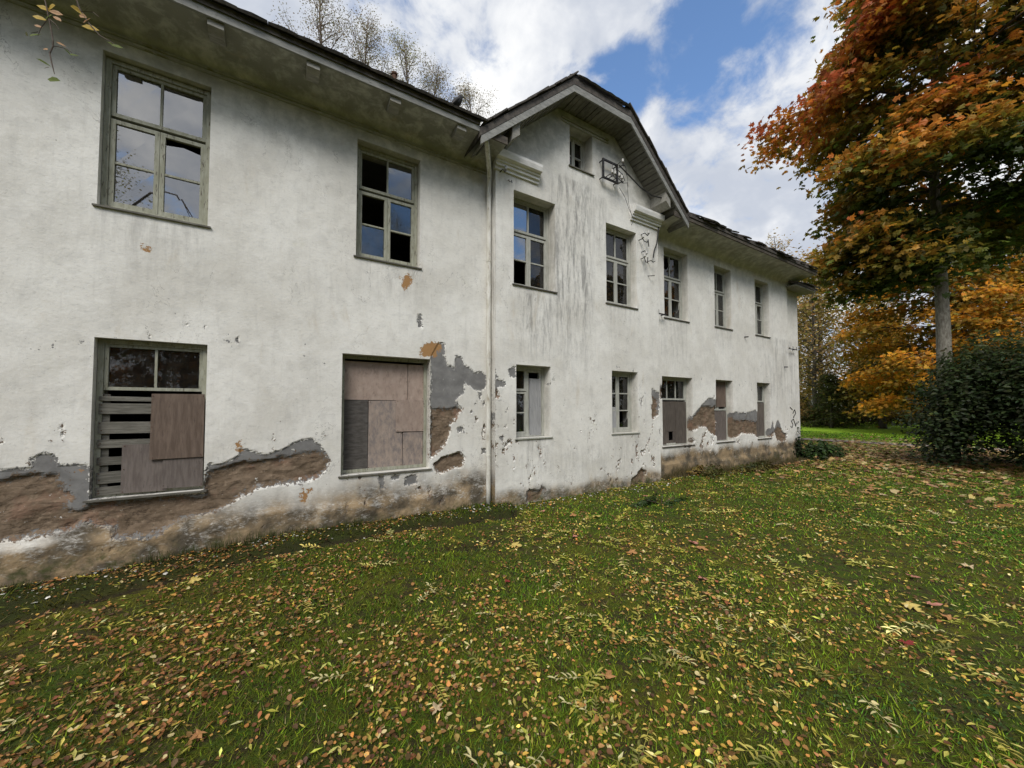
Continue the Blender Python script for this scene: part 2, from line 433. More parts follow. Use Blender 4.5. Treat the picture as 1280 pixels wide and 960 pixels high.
# surveyed outlines of the bare patches: (plane Y, [(X, Z), ...])
PEEL = [
    (0, [(-2.348, 1.135), (-2.23, 1.118), (-2.108, 1.122), (-2.044, 1.132), (-2.036, 1.216), (-1.976, 1.258), (-1.908, 1.238), (-1.862, 1.125), (-1.744, 1.132), (-1.648, 1.1), (-1.639, 0.753), (-0.733, 0.718), (-0.732, 0.962), (-0.691, 1.049), (-0.596, 1.042), (-0.409, 1.121), (-0.395, 1.196), (-0.171, 1.125), (0.037, 1.171), (0.209, 1.282), (0.344, 1.297), (0.438, 1.189), (0.554, 1.004), (0.537, 0.9), (0.445, 0.784), (0.263, 0.741), (0.002, 0.728), (-0.243, 0.707), (-0.474, 0.584), (-0.62, 0.494), (-0.833, 0.48), (-0.935, 0.452), (-1.097, 0.323), (-1.192, 0.305), (-1.347, 0.316), (-1.449, 0.335), (-1.47, 0.453), (-1.598, 0.498), (-1.673, 0.566), (-1.699, 0.515), (-1.78, 0.473), (-1.963, 0.458), (-2.113, 0.455), (-2.21, 0.465), (-2.327, 0.472)]),
    (0, [(1.925, 2.449), (2.041, 2.684), (2.16, 2.694), (2.146, 2.492), (2.223, 2.354), (2.316, 2.33), (2.346, 2.507), (2.44, 2.513), (2.489, 2.369), (2.569, 2.344), (2.668, 2.26), (2.801, 2.297), (2.886, 2.179), (2.869, 2.027), (2.768, 1.964), (2.669, 1.992), (2.506, 2.076), (2.475, 1.928), (2.35, 1.81), (2.46, 1.665), (2.382, 1.55), (2.244, 1.409), (2.215, 1.211), (2.111, 1.047), (1.937, 0.919)]),
    (0, [(1.981, 0.833), (2.172, 0.959), (2.416, 0.986), (2.511, 0.907), (2.449, 0.767), (2.325, 0.749), (2.084, 0.685), (1.996, 0.749)]),
    (0, [(2.367, 1.377), (2.462, 1.389), (2.478, 1.315), (2.384, 1.296)]),
    (0, [(1.191, 0.716), (1.241, 0.724), (1.256, 0.555), (1.206, 0.548)]),
    (0, [(1.552, 0.681), (1.714, 0.706), (1.729, 0.583), (1.553, 0.562)]),
    (0, [(1.343, 0.714), (1.472, 0.715), (1.46, 0.664), (1.356, 0.674)]),
    (0, [(2.805, 1.021), (2.879, 1.017), (2.879, 0.942), (2.805, 0.946)]),
    (0, [(1.716, 3.091), (1.789, 3.125), (1.791, 2.894), (1.73, 2.911)]),
    (-0.18, [(2.925, 2.348), (3.011, 2.173), (3.115, 2.146), (3.15, 2.072), (3.011, 1.993), (3.063, 1.874), (2.926, 1.828)]),
    (-0.18, [(3.203, 2.333), (3.343, 2.387), (3.343, 2.201), (3.221, 2.181)]),
    (-0.18, [(2.978, 1.264), (3.116, 1.214), (3.098, 1.155), (3.012, 1.189)]),
    (-0.18, [(2.91, 1.429), (2.961, 1.413), (2.962, 0.808), (2.911, 0.797)]),
    (-0.18, [(3.535, 0.231), (3.617, 0.316), (3.833, 0.291), (3.885, 0.368), (3.971, 0.276), (3.919, 0.185), (3.833, 0.072), (3.665, 0.054), (3.535, 0.071)]),
    (-0.18, [(6.814, 2.092), (7.078, 2.017), (7.075, 1.854), (7.005, 1.531), (6.849, 1.413), (6.795, 1.136)]),
    (-0.18, [(5.831, 1.805), (5.922, 1.824), (5.919, 1.618), (5.845, 1.637)]),
    (-0.18, [(6.999, 1.209), (7.221, 1.304), (7.25, 1.16), (7.058, 1.086)]),
    (-0.18, [(6.105, 0.219), (6.446, 0.435), (6.56, 0.348), (6.527, 0.138), (6.101, -0.024)]),
    (0, [(6.578, 2.156), (6.981, 2.226), (7.416, 2.161), (7.385, 1.888), (6.975, 1.907), (6.86, 1.99), (6.574, 1.902)]),
    (0, [(8.439, 1.384), (8.657, 1.594), (9.185, 1.922), (9.589, 1.905), (9.542, 0.983), (9.309, 1.014), (9.086, 1.197), (8.791, 1.206), (8.644, 1.124), (8.467, 1.13)]),
    (0, [(10.235, 1.538), (10.477, 1.56), (11.015, 1.532), (11.491, 1.627), (11.662, 1.526), (11.632, 0.852), (11.365, 0.937), (10.811, 1.006), (10.451, 0.877), (10.211, 0.887)]),
    (0, [(12.259, 0.878), (12.49, 1.285), (12.606, 1.047), (12.703, 1.254), (12.869, 1.304), (13.075, 0.98), (13.41, 0.86), (13.284, 0.65), (12.784, 0.7), (12.6, 0.917), (12.412, 0.784)]),
]
BROWN = [
    (0, [(-2.344, 1.011), (-2.227, 1.021), (-2.155, 1.044), (-2.057, 1.072), (-1.876, 1.033), (-1.847, 0.944), (-1.778, 0.802), (-1.802, 0.688), (-1.703, 0.65), (-1.637, 0.705), (-0.732, 0.672), (-0.717, 0.96), (-0.595, 1.005), (-0.483, 1.014), (-0.25, 1.043), (-0.004, 1.074), (0.256, 1.127), (0.44, 1.106), (0.536, 0.974), (0.518, 0.912), (0.444, 0.805), (0.263, 0.761), (0.002, 0.748), (-0.244, 0.726), (-0.474, 0.603), (-0.621, 0.512), (-0.834, 0.498), (-0.935, 0.469), (-1.097, 0.34), (-1.347, 0.333), (-1.449, 0.351), (-1.47, 0.469), (-1.598, 0.514), (-1.673, 0.582), (-1.78, 0.489), (-1.964, 0.474), (-2.114, 0.47), (-2.328, 0.487)]),
    (0, [(1.931, 1.695), (2.167, 1.666), (2.35, 1.694), (2.46, 1.665), (2.382, 1.55), (2.244, 1.409), (2.215, 1.211), (2.111, 1.047), (1.937, 0.933)]),
    (0, [(1.981, 0.833), (2.172, 0.959), (2.416, 0.986), (2.511, 0.907), (2.449, 0.767), (2.325, 0.749), (2.084, 0.685), (1.996, 0.749)]),
    (-0.18, [(2.926, 2.02), (3.011, 1.993), (3.063, 1.874), (2.926, 1.828)]),
    (-0.18, [(2.91, 1.429), (2.961, 1.413), (2.962, 0.808), (2.911, 0.797)]),
    (-0.18, [(3.551, 0.243), (3.617, 0.302), (3.833, 0.278), (3.885, 0.341), (3.953, 0.278), (3.901, 0.187), (3.833, 0.086), (3.665, 0.067), (3.551, 0.082)]),
    (-0.18, [(6.811, 1.932), (7.012, 1.854), (6.974, 1.531), (6.849, 1.413), (6.795, 1.136)]),
    (-0.18, [(6.105, 0.219), (6.446, 0.435), (6.56, 0.348), (6.527, 0.138), (6.101, -0.024)]),
    (0, [(6.661, 2.082), (6.98, 2.148), (7.415, 2.121), (7.385, 1.9), (6.976, 1.923), (6.86, 1.99), (6.659, 1.949)]),
    (0, [(8.473, 1.362), (8.728, 1.551), (8.953, 1.723), (9.583, 1.724), (9.542, 0.983), (9.309, 1.014), (9.086, 1.197), (8.791, 1.206), (8.644, 1.124), (8.467, 1.13)]),
    (0, [(10.234, 1.515), (10.469, 1.347), (11.652, 1.301), (11.632, 0.852), (11.365, 0.937), (10.811, 1.006), (10.451, 0.877), (10.211, 0.887)]),
    (0, [(12.28, 0.877), (12.603, 0.995), (12.861, 1.145), (13.073, 0.953), (13.375, 0.851), (13.262, 0.662), (12.784, 0.71), (12.6, 0.927), (12.412, 0.794)]),
]
OCHRE = [
    (0, [(1.769, 2.577), (1.855, 2.681), (2.045, 2.711), (2.098, 2.641), (2.021, 2.511), (1.894, 2.453), (1.783, 2.469)]),
    (0, [(-1.731, 1.075), (-1.67, 1.094), (-1.663, 1.029), (-1.724, 1.026)]),
    (0, [(-0.465, 1.266), (-0.412, 1.292), (-0.41, 1.197), (-0.456, 1.2)]),
    (0, [(0.22, 0.624), (0.337, 0.641), (0.296, 0.403), (0.241, 0.43)]),
    (0, [(-1.334, 3.435), (-1.239, 3.483), (-1.231, 3.405), (-1.287, 3.34)]),
    (0, [(1.449, 3.625), (1.566, 3.706), (1.663, 3.579), (1.509, 3.433)]),
]
STREAKS = [(4.12, 2.3, 5.06, 5.98, 1.0), (3.39, 2.47, 4.14, 3.65, 0.9), (3.5, 0.42, 4.09, 1.21, 0.6), (5.0, 4.56, 5.52, 5.87, 0.5), (2.83, 5.12, 3.43, 6.02, 0.4), (-1.68, 3.36, -0.74, 3.78, 0.25), (0.84, 3.25, 1.75, 3.68, 0.35), (4.1, 0.26, 5.69, 0.98, 0.25), (5.7, 0.19, 6.39, 1.13, 0.35), (12.09, 1.41, 14.46, 3.8, 0.5), (7.26, 2.45, 8.37, 3.68, 0.35)]


# ------------------------------------------------------------------ ground heights
def edge_line(x):
    return np.interp(x, [-6, -1.87, -1.39, -0.68, -0.14, 0.9, 2.0, 3.0, 3.3], [-0.85, -0.82, -0.68, -0.54, -0.47, -0.40, -0.47, -0.56, -0.2])
def ground_h(x, y):
    x = np.asarray(x, float); y = np.asarray(y, float)
    h = 0.05*fbm(x*0.35, y*0.35, 3, 3) + 0.035*fbm(x*1.3, y*1.3, 5, 3)
    near = sstep(y, -3.2, -0.4) * sstep(x, -2.6, 1.4) * (1-sstep(x, 6.5, 9.5))
    h = h + 0.085*near
    e = edge_line(x) + 0.12*fbm(x*3.0, x*0+1.5, 9, 4)
    on = sstep(y, e-0.03, e+0.05) * (x < 3.25) * (x > -12)
    trench = np.exp(-((y-(e-0.07))/0.075)**2) * (x < 3.25) * (x > -12)
    amp = np.clip(0.75+1.3*fbm(x*0.9, x*0+4.2, 13, 3), 0.25, 1.3)
    amp = amp*(0.2+0.8*sstep(x, -2.2, 0.6))
    h = h + amp*(0.075*on - 0.07*trench)
    # grassy hump against the foot of the far wing
    h = h + 0.10*np.exp(-((x-8.4)/1.3)**2-((y+0.25)/0.35)**2)
    h = h - 0.06*np.exp(-((x-2.0)/0.4)**2-((y+1.33)/0.16)**2)
    far = sstep(x, 22, 40)
    return h*(1-far)

# ------------------------------------------------------------------ the house
house = props(empty('abandoned_house', (0, 0, 0)), 'long two storey whitewashed abandoned house with peeling plaster, boarded windows and a clipped gable', 'house')
RIS0, RIS1, RISY = 2.95, 7.07, -0.18
WINGR, ANX, ANY = 13.6, 14.6, 0.12
def gable_top(x):
    return np.minimum(5.90+0.89*(np.minimum(x, 10-x)-2.5)-0.235, 7.245)
OPEN = {  # x0, x1, z0, z1
 'U1': (-1.67, -0.77, 3.80, 5.45), 'U2': (0.84, 1.74, 3.80, 5.46), 'U3': (3.30, 4.19, 3.78, 5.42), 'U4': (5.47, 6.35, 3.78, 5.40),
 'U5': (7.51, 8.42, 3.78, 5.43), 'U6': (9.56, 10.36, 3.80, 5.41), 'U7': (11.61, 12.42, 3.79, 5.41),
 'G1': (-1.65, -0.74, 0.76, 2.42), 'G2': (0.69, 1.92, 0.78, 2.43), 'G3': (3.35, 4.07, 1.18, 2.42), 'G4': (5.60, 6.36, 1.18, 2.43),
 'G5': (7.39, 8.54, 0.80, 2.42), 'G6': (9.54, 10.34, 0.80, 2.42), 'G7': (11.61, 12.37, 0.80, 2.41), 'A1': (4.54, 5.12, 6.25, 7.04)}
RIS_SET = ('U3', 'U4', 'G3', 'G4', 'A1')
LEFT_SET = ('U1', 'U2', 'G1', 'G2')
RIGHT_SET = ('U5', 'U6', 'U7', 'G5', 'G6', 'G7')
def grid_lines(a, b, step_fn, marks):
    L = [a]
    while L[-1] < b: L.append(L[-1]+step_fn(L[-1]))
    L = np.array(L); L = L[L < b-1e-4]; L = np.append(L, b)
    for m in marks:
        k = np.argmin(np.abs(L-m))
        if 0 < k < len(L)-1: L[k] = m
        else: L = np.sort(np.append(L, m))
    return np.unique(np.round(L, 5))
def facade(name, x0, x1, Y0, ztop, names, stepx, top_fn=None, reveal=0.42):
    ops = [OPEN[n] for n in names]
    zs = grid_lines(-0.25, ztop, lambda z: 0.02 if z < 3.2 and x0 < 7 else 0.04, [v for o in ops for v in o[2:]])
    xs = grid_lines(x0, x1, stepx, [v for o in ops for v in o[:2]])
    X, Z = np.meshgrid(xs, zs)
    if top_fn is not None: Zc = np.minimum(Z, top_fn(X))
    else: Zc = Z
    peel = np.full(X.shape, -1.0); brown = peel.copy(); ochre = peel.copy()
    jit = 0.09*fbm(X*10, Zc*10, 1, 4)+0.06*fbm(X*3, Zc*3, 2, 3)
    for arr, P in ((peel, PEEL), (brown, BROWN), (ochre, OCHRE)):
        for yy, poly in P:
            if abs(yy-Y0) > 0.01: continue
            q = np.array(poly)
            if q[:, 0].max() < x0-0.3 or q[:, 0].min() > x1+0.3: continue
            arr[:] = np.maximum(arr, poly_sdf(X, Zc, poly))
    peel = np.clip(peel, -0.3, 0.3); brown = np.clip(brown, -0.3, 0.3); ochre = np.clip(ochre, -0.3, 0.3)
    k = 0.5 if x1 < 3 else 0.8
    peel = peel + jit*k; brown = brown + jit*1.3*k + 0.03*fbm(X*5, Zc*5, 8, 3); ochre = ochre + jit*1.3-0.012
    # little pits where the paint has blown off, more of them low down
    pits = fbm(X*13, Zc*8, 21, 3)+0.6*fbm(X*2.2, Zc*2.2, 22, 3)
    lowb = 0.13*(1-sstep(Zc, 0.3, 2.3)) * (1.0 if x0 > 2 else 0.45)
    lowb = lowb+0.17*np.exp(-((X-2.75)/0.55)**2-((Zc-1.55)/0.75)**2)+0.07*np.exp(-((X-6.4)/0.9)**2-((Zc-0.75)/0.5)**2)+0.05*np.exp(-((X-9.0)/1.6)**2-((Zc-0.95)/0.35)**2)
    lowb = lowb-0.22*sstep(Zc, 2.3, 3.1)
    peel = np.maximum(peel, (pits-0.47+lowb)*0.16)
    brown = np.where(Zc < 1.6, np.maximum(brown, (pits-0.53+lowb)*0.14), brown)
    pm = sstep(peel, -0.012, 0.012); bm = sstep(brown, -0.02, 0.03)*pm
    strata = fbm(X*3.5, Zc*8, 31, 5)+0.7*fbm(X*9, Zc*12, 35, 3)
    depth = 0.014*pm + bm*(0.022+0.04*np.clip(strata+0.1, -0.1, 0.5))
    depth = depth + 0.010*fbm(X*1.1, Zc*1.1, 41, 4) + 0.004*fbm(X*7, Zc*7, 44, 3)
    # bulging foot of the wall
    foot_h = 0.40+0.16*fbm(X*1.5, X*0, 51, 3)
    foot = (1-sstep(Zc, foot_h-0.06, foot_h+0.05))
    if x1 < 3: depth = depth - foot*(0.03+0.045*fbm(X*5, Zc*6, 55, 5))
    elif x0 > 7: depth = depth - foot*(0.03+0.05*fbm(X*3, Zc*4, 57, 4))
    V = np.stack([X, Y0+depth, Zc], -1).reshape(-1, 3)
    nz, nx = X.shape
    streak = np.zeros(X.shape)
    for (a, b, c, d, s) in STREAKS:
        if c < x0 or a > x1: continue
        w = 0.16*(c-a)+0.02; hgt = d-b
        streak = np.maximum(streak, s*sstep(X, a-w, a+w)*(1-sstep(X, c-w, c+w))*sstep(Zc, b-0.15*hgt, b+0.5*hgt)*(1-sstep(Zc, d-0.02, d+0.05)))
    for (a, b, c, d) in ops:                      # run-off below each sill
        streak = np.maximum(streak, 0.35*sstep(X, a-0.05, a+0.06)*(1-sstep(X, b-0.06, b+0.05))*sstep(Zc, c-1.0, c)*(Zc < c))
    tz = top_fn(X) if top_fn is not None else ztop+0*X
    mould_shade = sstep(Zc, tz-1.0, tz-0.1)*(0.85 if x0 < 2 else 0.55)  # wall top darkens towards the eave: mildew plus shade put into the colour
    if x0 < 7 and x1 > 3: mould_shade = mould_shade + 0.5*sstep(Zc, 5.3, 6.6)*0.6
    damp = (1-sstep(Zc+0.35*fbm(X*1.7, Zc*1.2, 61, 4), 0.22, 0.72 if x1 < 3 or x0 > 7 else 0.42))
    damp = damp*(1.0 if x1 < 3 else 0.75 if x0 < 7 else 1.0)
    if x1 < 3:                                    # a cleaner lime band over the stained foot near the camera
        band = sstep(Zc, 0.30, 0.38)*(1-sstep(Zc, 0.55, 0.62))*(1-sstep(X, -1.1, -0.7))
        damp = np.maximum(damp, (1-sstep(Zc+0.4*fbm(X*2, Zc*2, 63, 4), 0.35, 0.8))*0.85)*(1-0.55*band*sstep(fbm(X*3, Zc*5, 65, 3), -0.12, 0.08))
    if x0 > 7: damp = np.maximum(damp, (1-sstep(Zc+0.3*fbm(X*2, Zc*1.2, 64, 4), 0.42, 0.80))*1.2)
    moss = (1-sstep(Zc+0.16*fbm(X*2, Zc*2, 66, 3), 0.06, 0.30))
    if x0 > 7: moss = np.maximum(moss, 0.75*(1-sstep(Zc+0.3*fbm(X*2.4, Zc*2, 67, 3), 0.15, 0.55))*(0.35+0.65*sstep(X, 9.0, 12.5)))
    flatten = lambda a: a.reshape(-1)
    zc = 0.5*(Z[:-1, :-1]+Z[1:, 1:]); xc = 0.5*(X[:-1, :-1]+X[1:, 1:])
    keep = np.ones(zc.shape, bool)
    for (a, b, c, d) in ops: keep &= ~((xc > a) & (xc < b) & (zc > c) & (zc < d))
    if top_fn is not None: keep &= (Zc[1:, :-1]-Zc[:-1, :-1] > 1e-5) | (Zc[1:, 1:]-Zc[:-1, 1:] > 1e-5)
    id_ = np.arange(nz*nx).reshape(nz, nx)
    J, I = np.nonzero(keep)
    F = np.stack([id_[J, I], id_[J, I+1], id_[J+1, I+1], id_[J+1, I]], -1)
    # reveals: push every edge of an opening back into the wall
    edges = []
    for (a, b, c, d) in ops:
        i0 = np.argmin(abs(xs-a)); i1 = np.argmin(abs(xs-b)); j0 = np.argmin(abs(zs-c)); j1 = np.argmin(abs(zs-d))
        ring = [id_[j0, i] for i in range(i0, i1)] + [id_[j, i1] for j in range(j0, j1)] + [id_[j1, i] for i in range(i1, i0, -1)] + [id_[j, i0] for j in range(j1, j0, -1)]
        edges.append(ring)
    attrs = {kk: list(flatten(vv)) for kk, vv in dict(peel=peel, brown=brown, ochre=ochre, streak=streak, mould_shade=mould_shade+0*X, damp=damp, moss=moss).items()}
    Vl = [V]; Fl = [F]; nb = len(V)
    for ring in edges:
        r = np.array(ring); n = len(r)
        v1 = V[r].copy(); v1[:, 1] = Y0+0.10
        v2 = V[r].copy(); v2[:, 1] = Y0+reveal
        for kk in attrs:
            base = np.array(attrs[kk])[r]
            if kk in ('mould_shade',): base = np.maximum(base, 0.35)
            if kk in ('streak', 'damp'): base = base*0.3+0.1
            attrs[kk] += list(base)+list(np.full(n, -0.2) if kk in ('peel', 'brown', 'ochre') else base)
        Vl += [v1, v2]
        a = np.arange(n); b2 = (a+1) % n
        Fl.append(np.stack([r[b2], r[a], nb+a, nb+b2], -1))
        Fl.append(np.stack([nb+b2, nb+a, nb+n+a, nb+n+b2], -1))
        nb += 2*n
    V = np.concatenate(Vl); F = np.concatenate(Fl)
    me = np_mesh(name, V, np.full(len(F), 4), F.ravel(), False, None, attrs)
    return link(name, me, M['wall'], house)
facade('wall', -7.0, RIS0, 0.0, 5.82, LEFT_SET, lambda x: 0.08 if x < -2.6 else 0.018)
facade('wall', RIS0, RIS1, RISY, 7.24, RIS_SET, lambda x: 0.024, gable_top)
facade('wall', RIS1, WINGR, 0.0, 5.82, RIGHT_SET, lambda x: 0.038)
facade('wall', WINGR, ANX, ANY, 5.56, (), lambda x: 0.05)
def side_wall(x, ya, yb, z0, z1, name='wall'):
    n = 40
    zs = np.linspace(z0, z1, n); V = []
    for z in zs:
        V += [(x, ya, z), (x, (ya+yb)/2, z), (x, yb, z)]
    F = []
    for j in range(n-1):
        for i in range(2): F.append((3*j+i, 3*j+i+1, 3*j+3+i+1, 3*j+3+i))
    zz = np.repeat(zs, 3); m = len(V)
    jj = fbm(np.arange(m)*0.7, zz*6, 71, 3)
    at = dict(peel=np.where((zz > 0.9) & (zz < 2.2), 0.02+jj*0.12-0.03, -0.1+jj*0.15), brown=np.where((zz > 0.9) & (zz < 1.5), jj*0.1, -0.1), ochre=np.full(m, -0.2),
              streak=np.full(m, 0.45), mould_shade=0.5*sstep(zz, 4.6, 5.8), damp=1-sstep(zz, 0.2, 0.9), moss=1-sstep(zz, 0.1, 0.5))
    me = np_mesh(name, V, np.full(len(F), 4), np.array(F).ravel(), False, None, at)
    return link(name, me, M['wall'], house)
side_wall(RIS0, RISY+0.003, 0.02, -0.2, 6.03)
side_wall(RIS1, RISY+0.003, 0.02, -0.2, 6.03)
side_wall(WINGR, 0.003, ANY+0.02, -0.2, 5.8)
side_wall(ANX, ANY+0.003, 8.6, -0.2, 5.5)
side_wall(-7.0, 0.003, 9.0, -0.2, 5.8)
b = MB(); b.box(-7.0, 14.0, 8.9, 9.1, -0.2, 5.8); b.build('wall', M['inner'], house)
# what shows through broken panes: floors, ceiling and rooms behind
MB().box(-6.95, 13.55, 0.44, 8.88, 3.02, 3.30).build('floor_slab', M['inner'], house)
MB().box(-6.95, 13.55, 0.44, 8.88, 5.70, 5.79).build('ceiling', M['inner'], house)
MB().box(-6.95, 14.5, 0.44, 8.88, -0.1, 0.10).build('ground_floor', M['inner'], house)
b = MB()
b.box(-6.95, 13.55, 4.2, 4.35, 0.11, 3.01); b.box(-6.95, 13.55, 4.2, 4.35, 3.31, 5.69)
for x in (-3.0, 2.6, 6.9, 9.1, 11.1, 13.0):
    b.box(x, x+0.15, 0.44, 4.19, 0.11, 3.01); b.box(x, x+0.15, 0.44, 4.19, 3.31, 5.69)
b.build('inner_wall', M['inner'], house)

# ------------------------------------------------------------------ windows
PANE_J = random.Random(4)
def pane(par, x0, x1, z0, z1, y, st):
    j = lambda: PANE_J.uniform(-0.003, 0.003)
    if st == 'n': return
    if st in ('w', 'p'):
        MB().box(x0, x1, y, y+0.012, z0, z1).build('board', M['grey_board'] if st == 'w' else M['ply_grey'], par); return
    if st == 'b':          # broken: a shard left in a corner
        w, h = x1-x0, z1-z0
        pts = [(x0, z0), (x1, z0), (x1, z0+h*0.55), (x0+w*0.72, z0+h*0.30), (x0+w*0.4, z0+h*0.36), (x0, z0+h*0.15)]
        MB().prism(pts, y, y+0.004).build('pane', M['glass'], par); return
    if st == 'h':          # broken: upper part gone
        w, h = x1-x0, z1-z0
        pts = [(x0, z0), (x1, z0), (x1, z0+h*0.78), (x0+w*0.5, z0+h*0.86), (x0, z0+h*0.80)]
        MB().prism(pts, y, y+0.004).build('pane', M['glass_bright'], par); return
    a, b_, c, d = (y+j() for _ in range(4))
    m = MB()
    m.v = [(x0, a, z0), (x1, b_, z0), (x1, c, z1), (x0, d, z1), (x0, a+0.004, z0), (x1, b_+0.004, z0), (x1, c+0.004, z1), (x0, d+0.004, z1)]
    m.f = [(0, 1, 2, 3), (7, 6, 5, 4), (1, 0, 4, 5), (2, 1, 5, 6), (3, 2, 6, 7), (0, 3, 7, 4)]
    m.build('pane', M['glass_bright'] if st == 'G' else M['glass'], par)
def window(key, rec, mat, casements, boards=(), sill=True, label=None, fw=0.05, sillmat=None):
    x0, x1, z0, z1 = OPEN[key]
    Y = (RISY if key in RIS_SET else 0.0)+rec
    w, h = x1-x0, z1-z0
    g = 0.004
    b = MB()
    b.box(x0+g, x0+fw, Y, Y+0.09, z0+g, z1-g); b.box(x1-fw, x1-g, Y, Y+0.09, z0+g, z1-g)
    b.box(x0+fw, x1-fw, Y+0.002, Y+0.088, z1-fw, z1-g); b.box(x0+fw, x1-fw, Y+0.002, Y+0.088, z0+g, z0+fw)
    win = b.build('window', mat, house)
    if label: win['label'] = label
    ix0, ix1, iz0, iz1 = x0+fw, x1-fw, z0+fw, z1-fw
    iw, ih = ix1-ix0, iz1-iz0
    for (fx0, fx1, ft, fb, ncol, nrow, states, bw, dy) in casements:      # fractions, ft from the top
        a0, a1, c1, c0 = ix0+fx0*iw+0.002, ix0+fx1*iw-0.002, iz1-ft*ih-0.002, iz1-fb*ih+0.002
        s = MB(); ya, yb = Y+dy, Y+dy+0.045
        s.box(a0, a0+bw, ya, yb, c0, c1); s.box(a1-bw, a1, ya, yb, c0, c1)
        s.box(a0+bw, a1-bw, ya+0.002, yb-0.002, c1-bw, c1); s.box(a0+bw, a1-bw, ya+0.002, yb-0.002, c0, c0+bw*1.15)
        pw = (a1-a0-2*bw)/ncol; ph = (c1-c0-2.15*bw)/nrow; gb = 0.022
        for i in range(1, ncol): s.box(a0+bw+pw*i-gb/2, a0+bw+pw*i+gb/2, ya+0.004, yb-0.004, c0+bw*1.15, c1-bw)
        for i in range(1, nrow): s.box(a0+bw, a1-bw, ya+0.006, yb-0.006, c0+bw*1.15+ph*i-gb/2, c0+bw*1.15+ph*i+gb/2)
        s.build('sash', mat, win)
        for r_ in range(nrow):
            for c_ in range(ncol):
                st = states[r_*ncol+c_]
                px0 = a0+bw+pw*c_+(gb/2 if c_ else 0); px1 = a0+bw+pw*(c_+1)-(gb/2 if c_ < ncol-1 else 0)
                pz1 = c1-bw-ph*r_-(gb/2 if r_ else 0); pz0 = c1-bw-ph*(r_+1)+(gb/2 if r_ < nrow-1 else 0)
                pane(win, px0+0.001, px1-0.001, pz0+0.001, pz1-0.001, Y+dy+0.022, st)
    for bd in boards:
        fx0, fx1, ft, fb, mt, dy = bd[:6]
        nm = bd[6] if len(bd) > 6 else 'board'
        tl = PANE_J.uniform(-0.006, 0.006)
        xx0, xx1, zz1, zz0 = x0+fx0*w, x0+fx1*w, z1-ft*h, z1-fb*h
        MB().prism([(xx0, zz0+tl), (xx1, zz0-tl*0.5), (xx1-0.003, zz1-tl), (xx0+0.002, zz1+tl*0.5)], Y+dy, Y+dy+0.014).build(nm, M[mt], win)
    if boards:
        nb_ = MB()
        for bd in boards:
            xx0, xx1, zz1, zz0 = x0+bd[0]*w, x0+bd[1]*w, z1-bd[2]*h, z1-bd[3]*h
            if zz1-zz0 < 0.05: continue
            spots = [(xx0+0.02, zz0+0.025), (xx0+0.02, zz1-0.025), (xx1-0.02, zz0+0.025), (xx1-0.02, zz1-0.025)]
            if zz1-zz0 > 0.4: spots += [(xx0+0.02, (zz0+zz1)/2), (xx1-0.02, (zz0+zz1)/2)]
            for (nx_, nz_) in spots:
                nx_ += PANE_J.uniform(-.008, .008); nz_ += PANE_J.uniform(-.012, .012)
                nb_.tube([(nx_, Y+bd[5]-0.004, nz_), (nx_, Y+bd[5]+0.004, nz_)], 0.005, 6)
        props(nb_.build('nails', M['rust'], win), kind='stuff')
    if sill:
        MB().prism_x([(Y+0.02-rec-0.045, z0-0.022), (Y+0.09, z0-0.010), (Y+0.09, z0+0.002), (Y+0.02-rec-0.045, z0-0.004)], x0-0.03, x1+0.03).build('sill', sillmat or M['slat' if key[1] in '12' else 'dark_plank'], win)
    return win
ST = lambda t, l, r, dy=0.012: [(0, 1, 0, 0.365, 2, 1, t, 0.035, dy+0.006), (0, 0.5, 0.385, 1, 1, 2, l, 0.042, dy), (0.5, 1, 0.385, 1, 1, 2, r, 0.042, dy)]
window('U1', 0.075, M['frame_old'], ST('GG', 'GG', 'hG'), label='greenish grey window with sky reflected in its panes')
window('U2', 0.12, M['frame_old'], ST('ng', 'ng', 'gn'), label='greenish grey window with several panes missing')
window('U3', 0.20, M['frame_white'], ST('Gg', 'Gn', 'gg'), label='window with one pale blue pane and a bowed bottom edge')
for k, st in (('U4', ('gg', 'gg', 'gg')), ('U5', ('bg', 'gg', 'gb')), ('U6', ('gg', 'ng', 'gg')), ('U7', ('gg', 'gg', 'ng'))):
    window(k, 0.15, M['frame_white'], ST(*st))
slats = [(0.03, 0.50, a, b_, 'slat', -0.012, 'plank') for a, b_ in ((0.365, 0.395), (0.41, 0.477), (0.527, 0.602), (0.64, 0.692))] + \
        [(0.03, 0.27, a, b_, 'slat', -0.012, 'plank') for a, b_ in ((0.748, 0.798), (0.842, 0.912), (0.935, 0.985))]
window('G1', 0.085, M['frame_old'], [(0, 1, 0, 0.315, 2, 1, 'gg', 0.03, 0.012)],
       slats + [(0.04, 0.12, 0.35, 0.99, 'slat', 0.012, 'batten'), (0.24, 0.64, 0.675, 0.985, 'ply_grey', -0.030), (0.60, 0.985, 0.76, 0.975, 'ply_grey', -0.044), (0.485, 0.985, 0.345, 0.775, 'ply_red', -0.060)],
       label='window boarded with horizontal slats and dark plywood below two dark panes')
window('G2', 0.15, M['frame_old'], [],
       [(0.02, 0.76, 0.05, 0.38, 'ply_pink', 0.02), (0.765, 0.97, 0.05, 0.38, 'ply_pink', 0.022), (0.0, 0.30, 0.385, 0.985, 'dark_plank', 0.012), (0.305, 0.70, 0.385, 0.985, 'ply_stain', 0.018),
        (0.62, 0.96, 0.375, 0.665, 'ply_pink', 0.002), (0.705, 0.955, 0.672, 0.975, 'ply_stain', 0.010)], label='wide window wholly boarded over with pinkish boards')
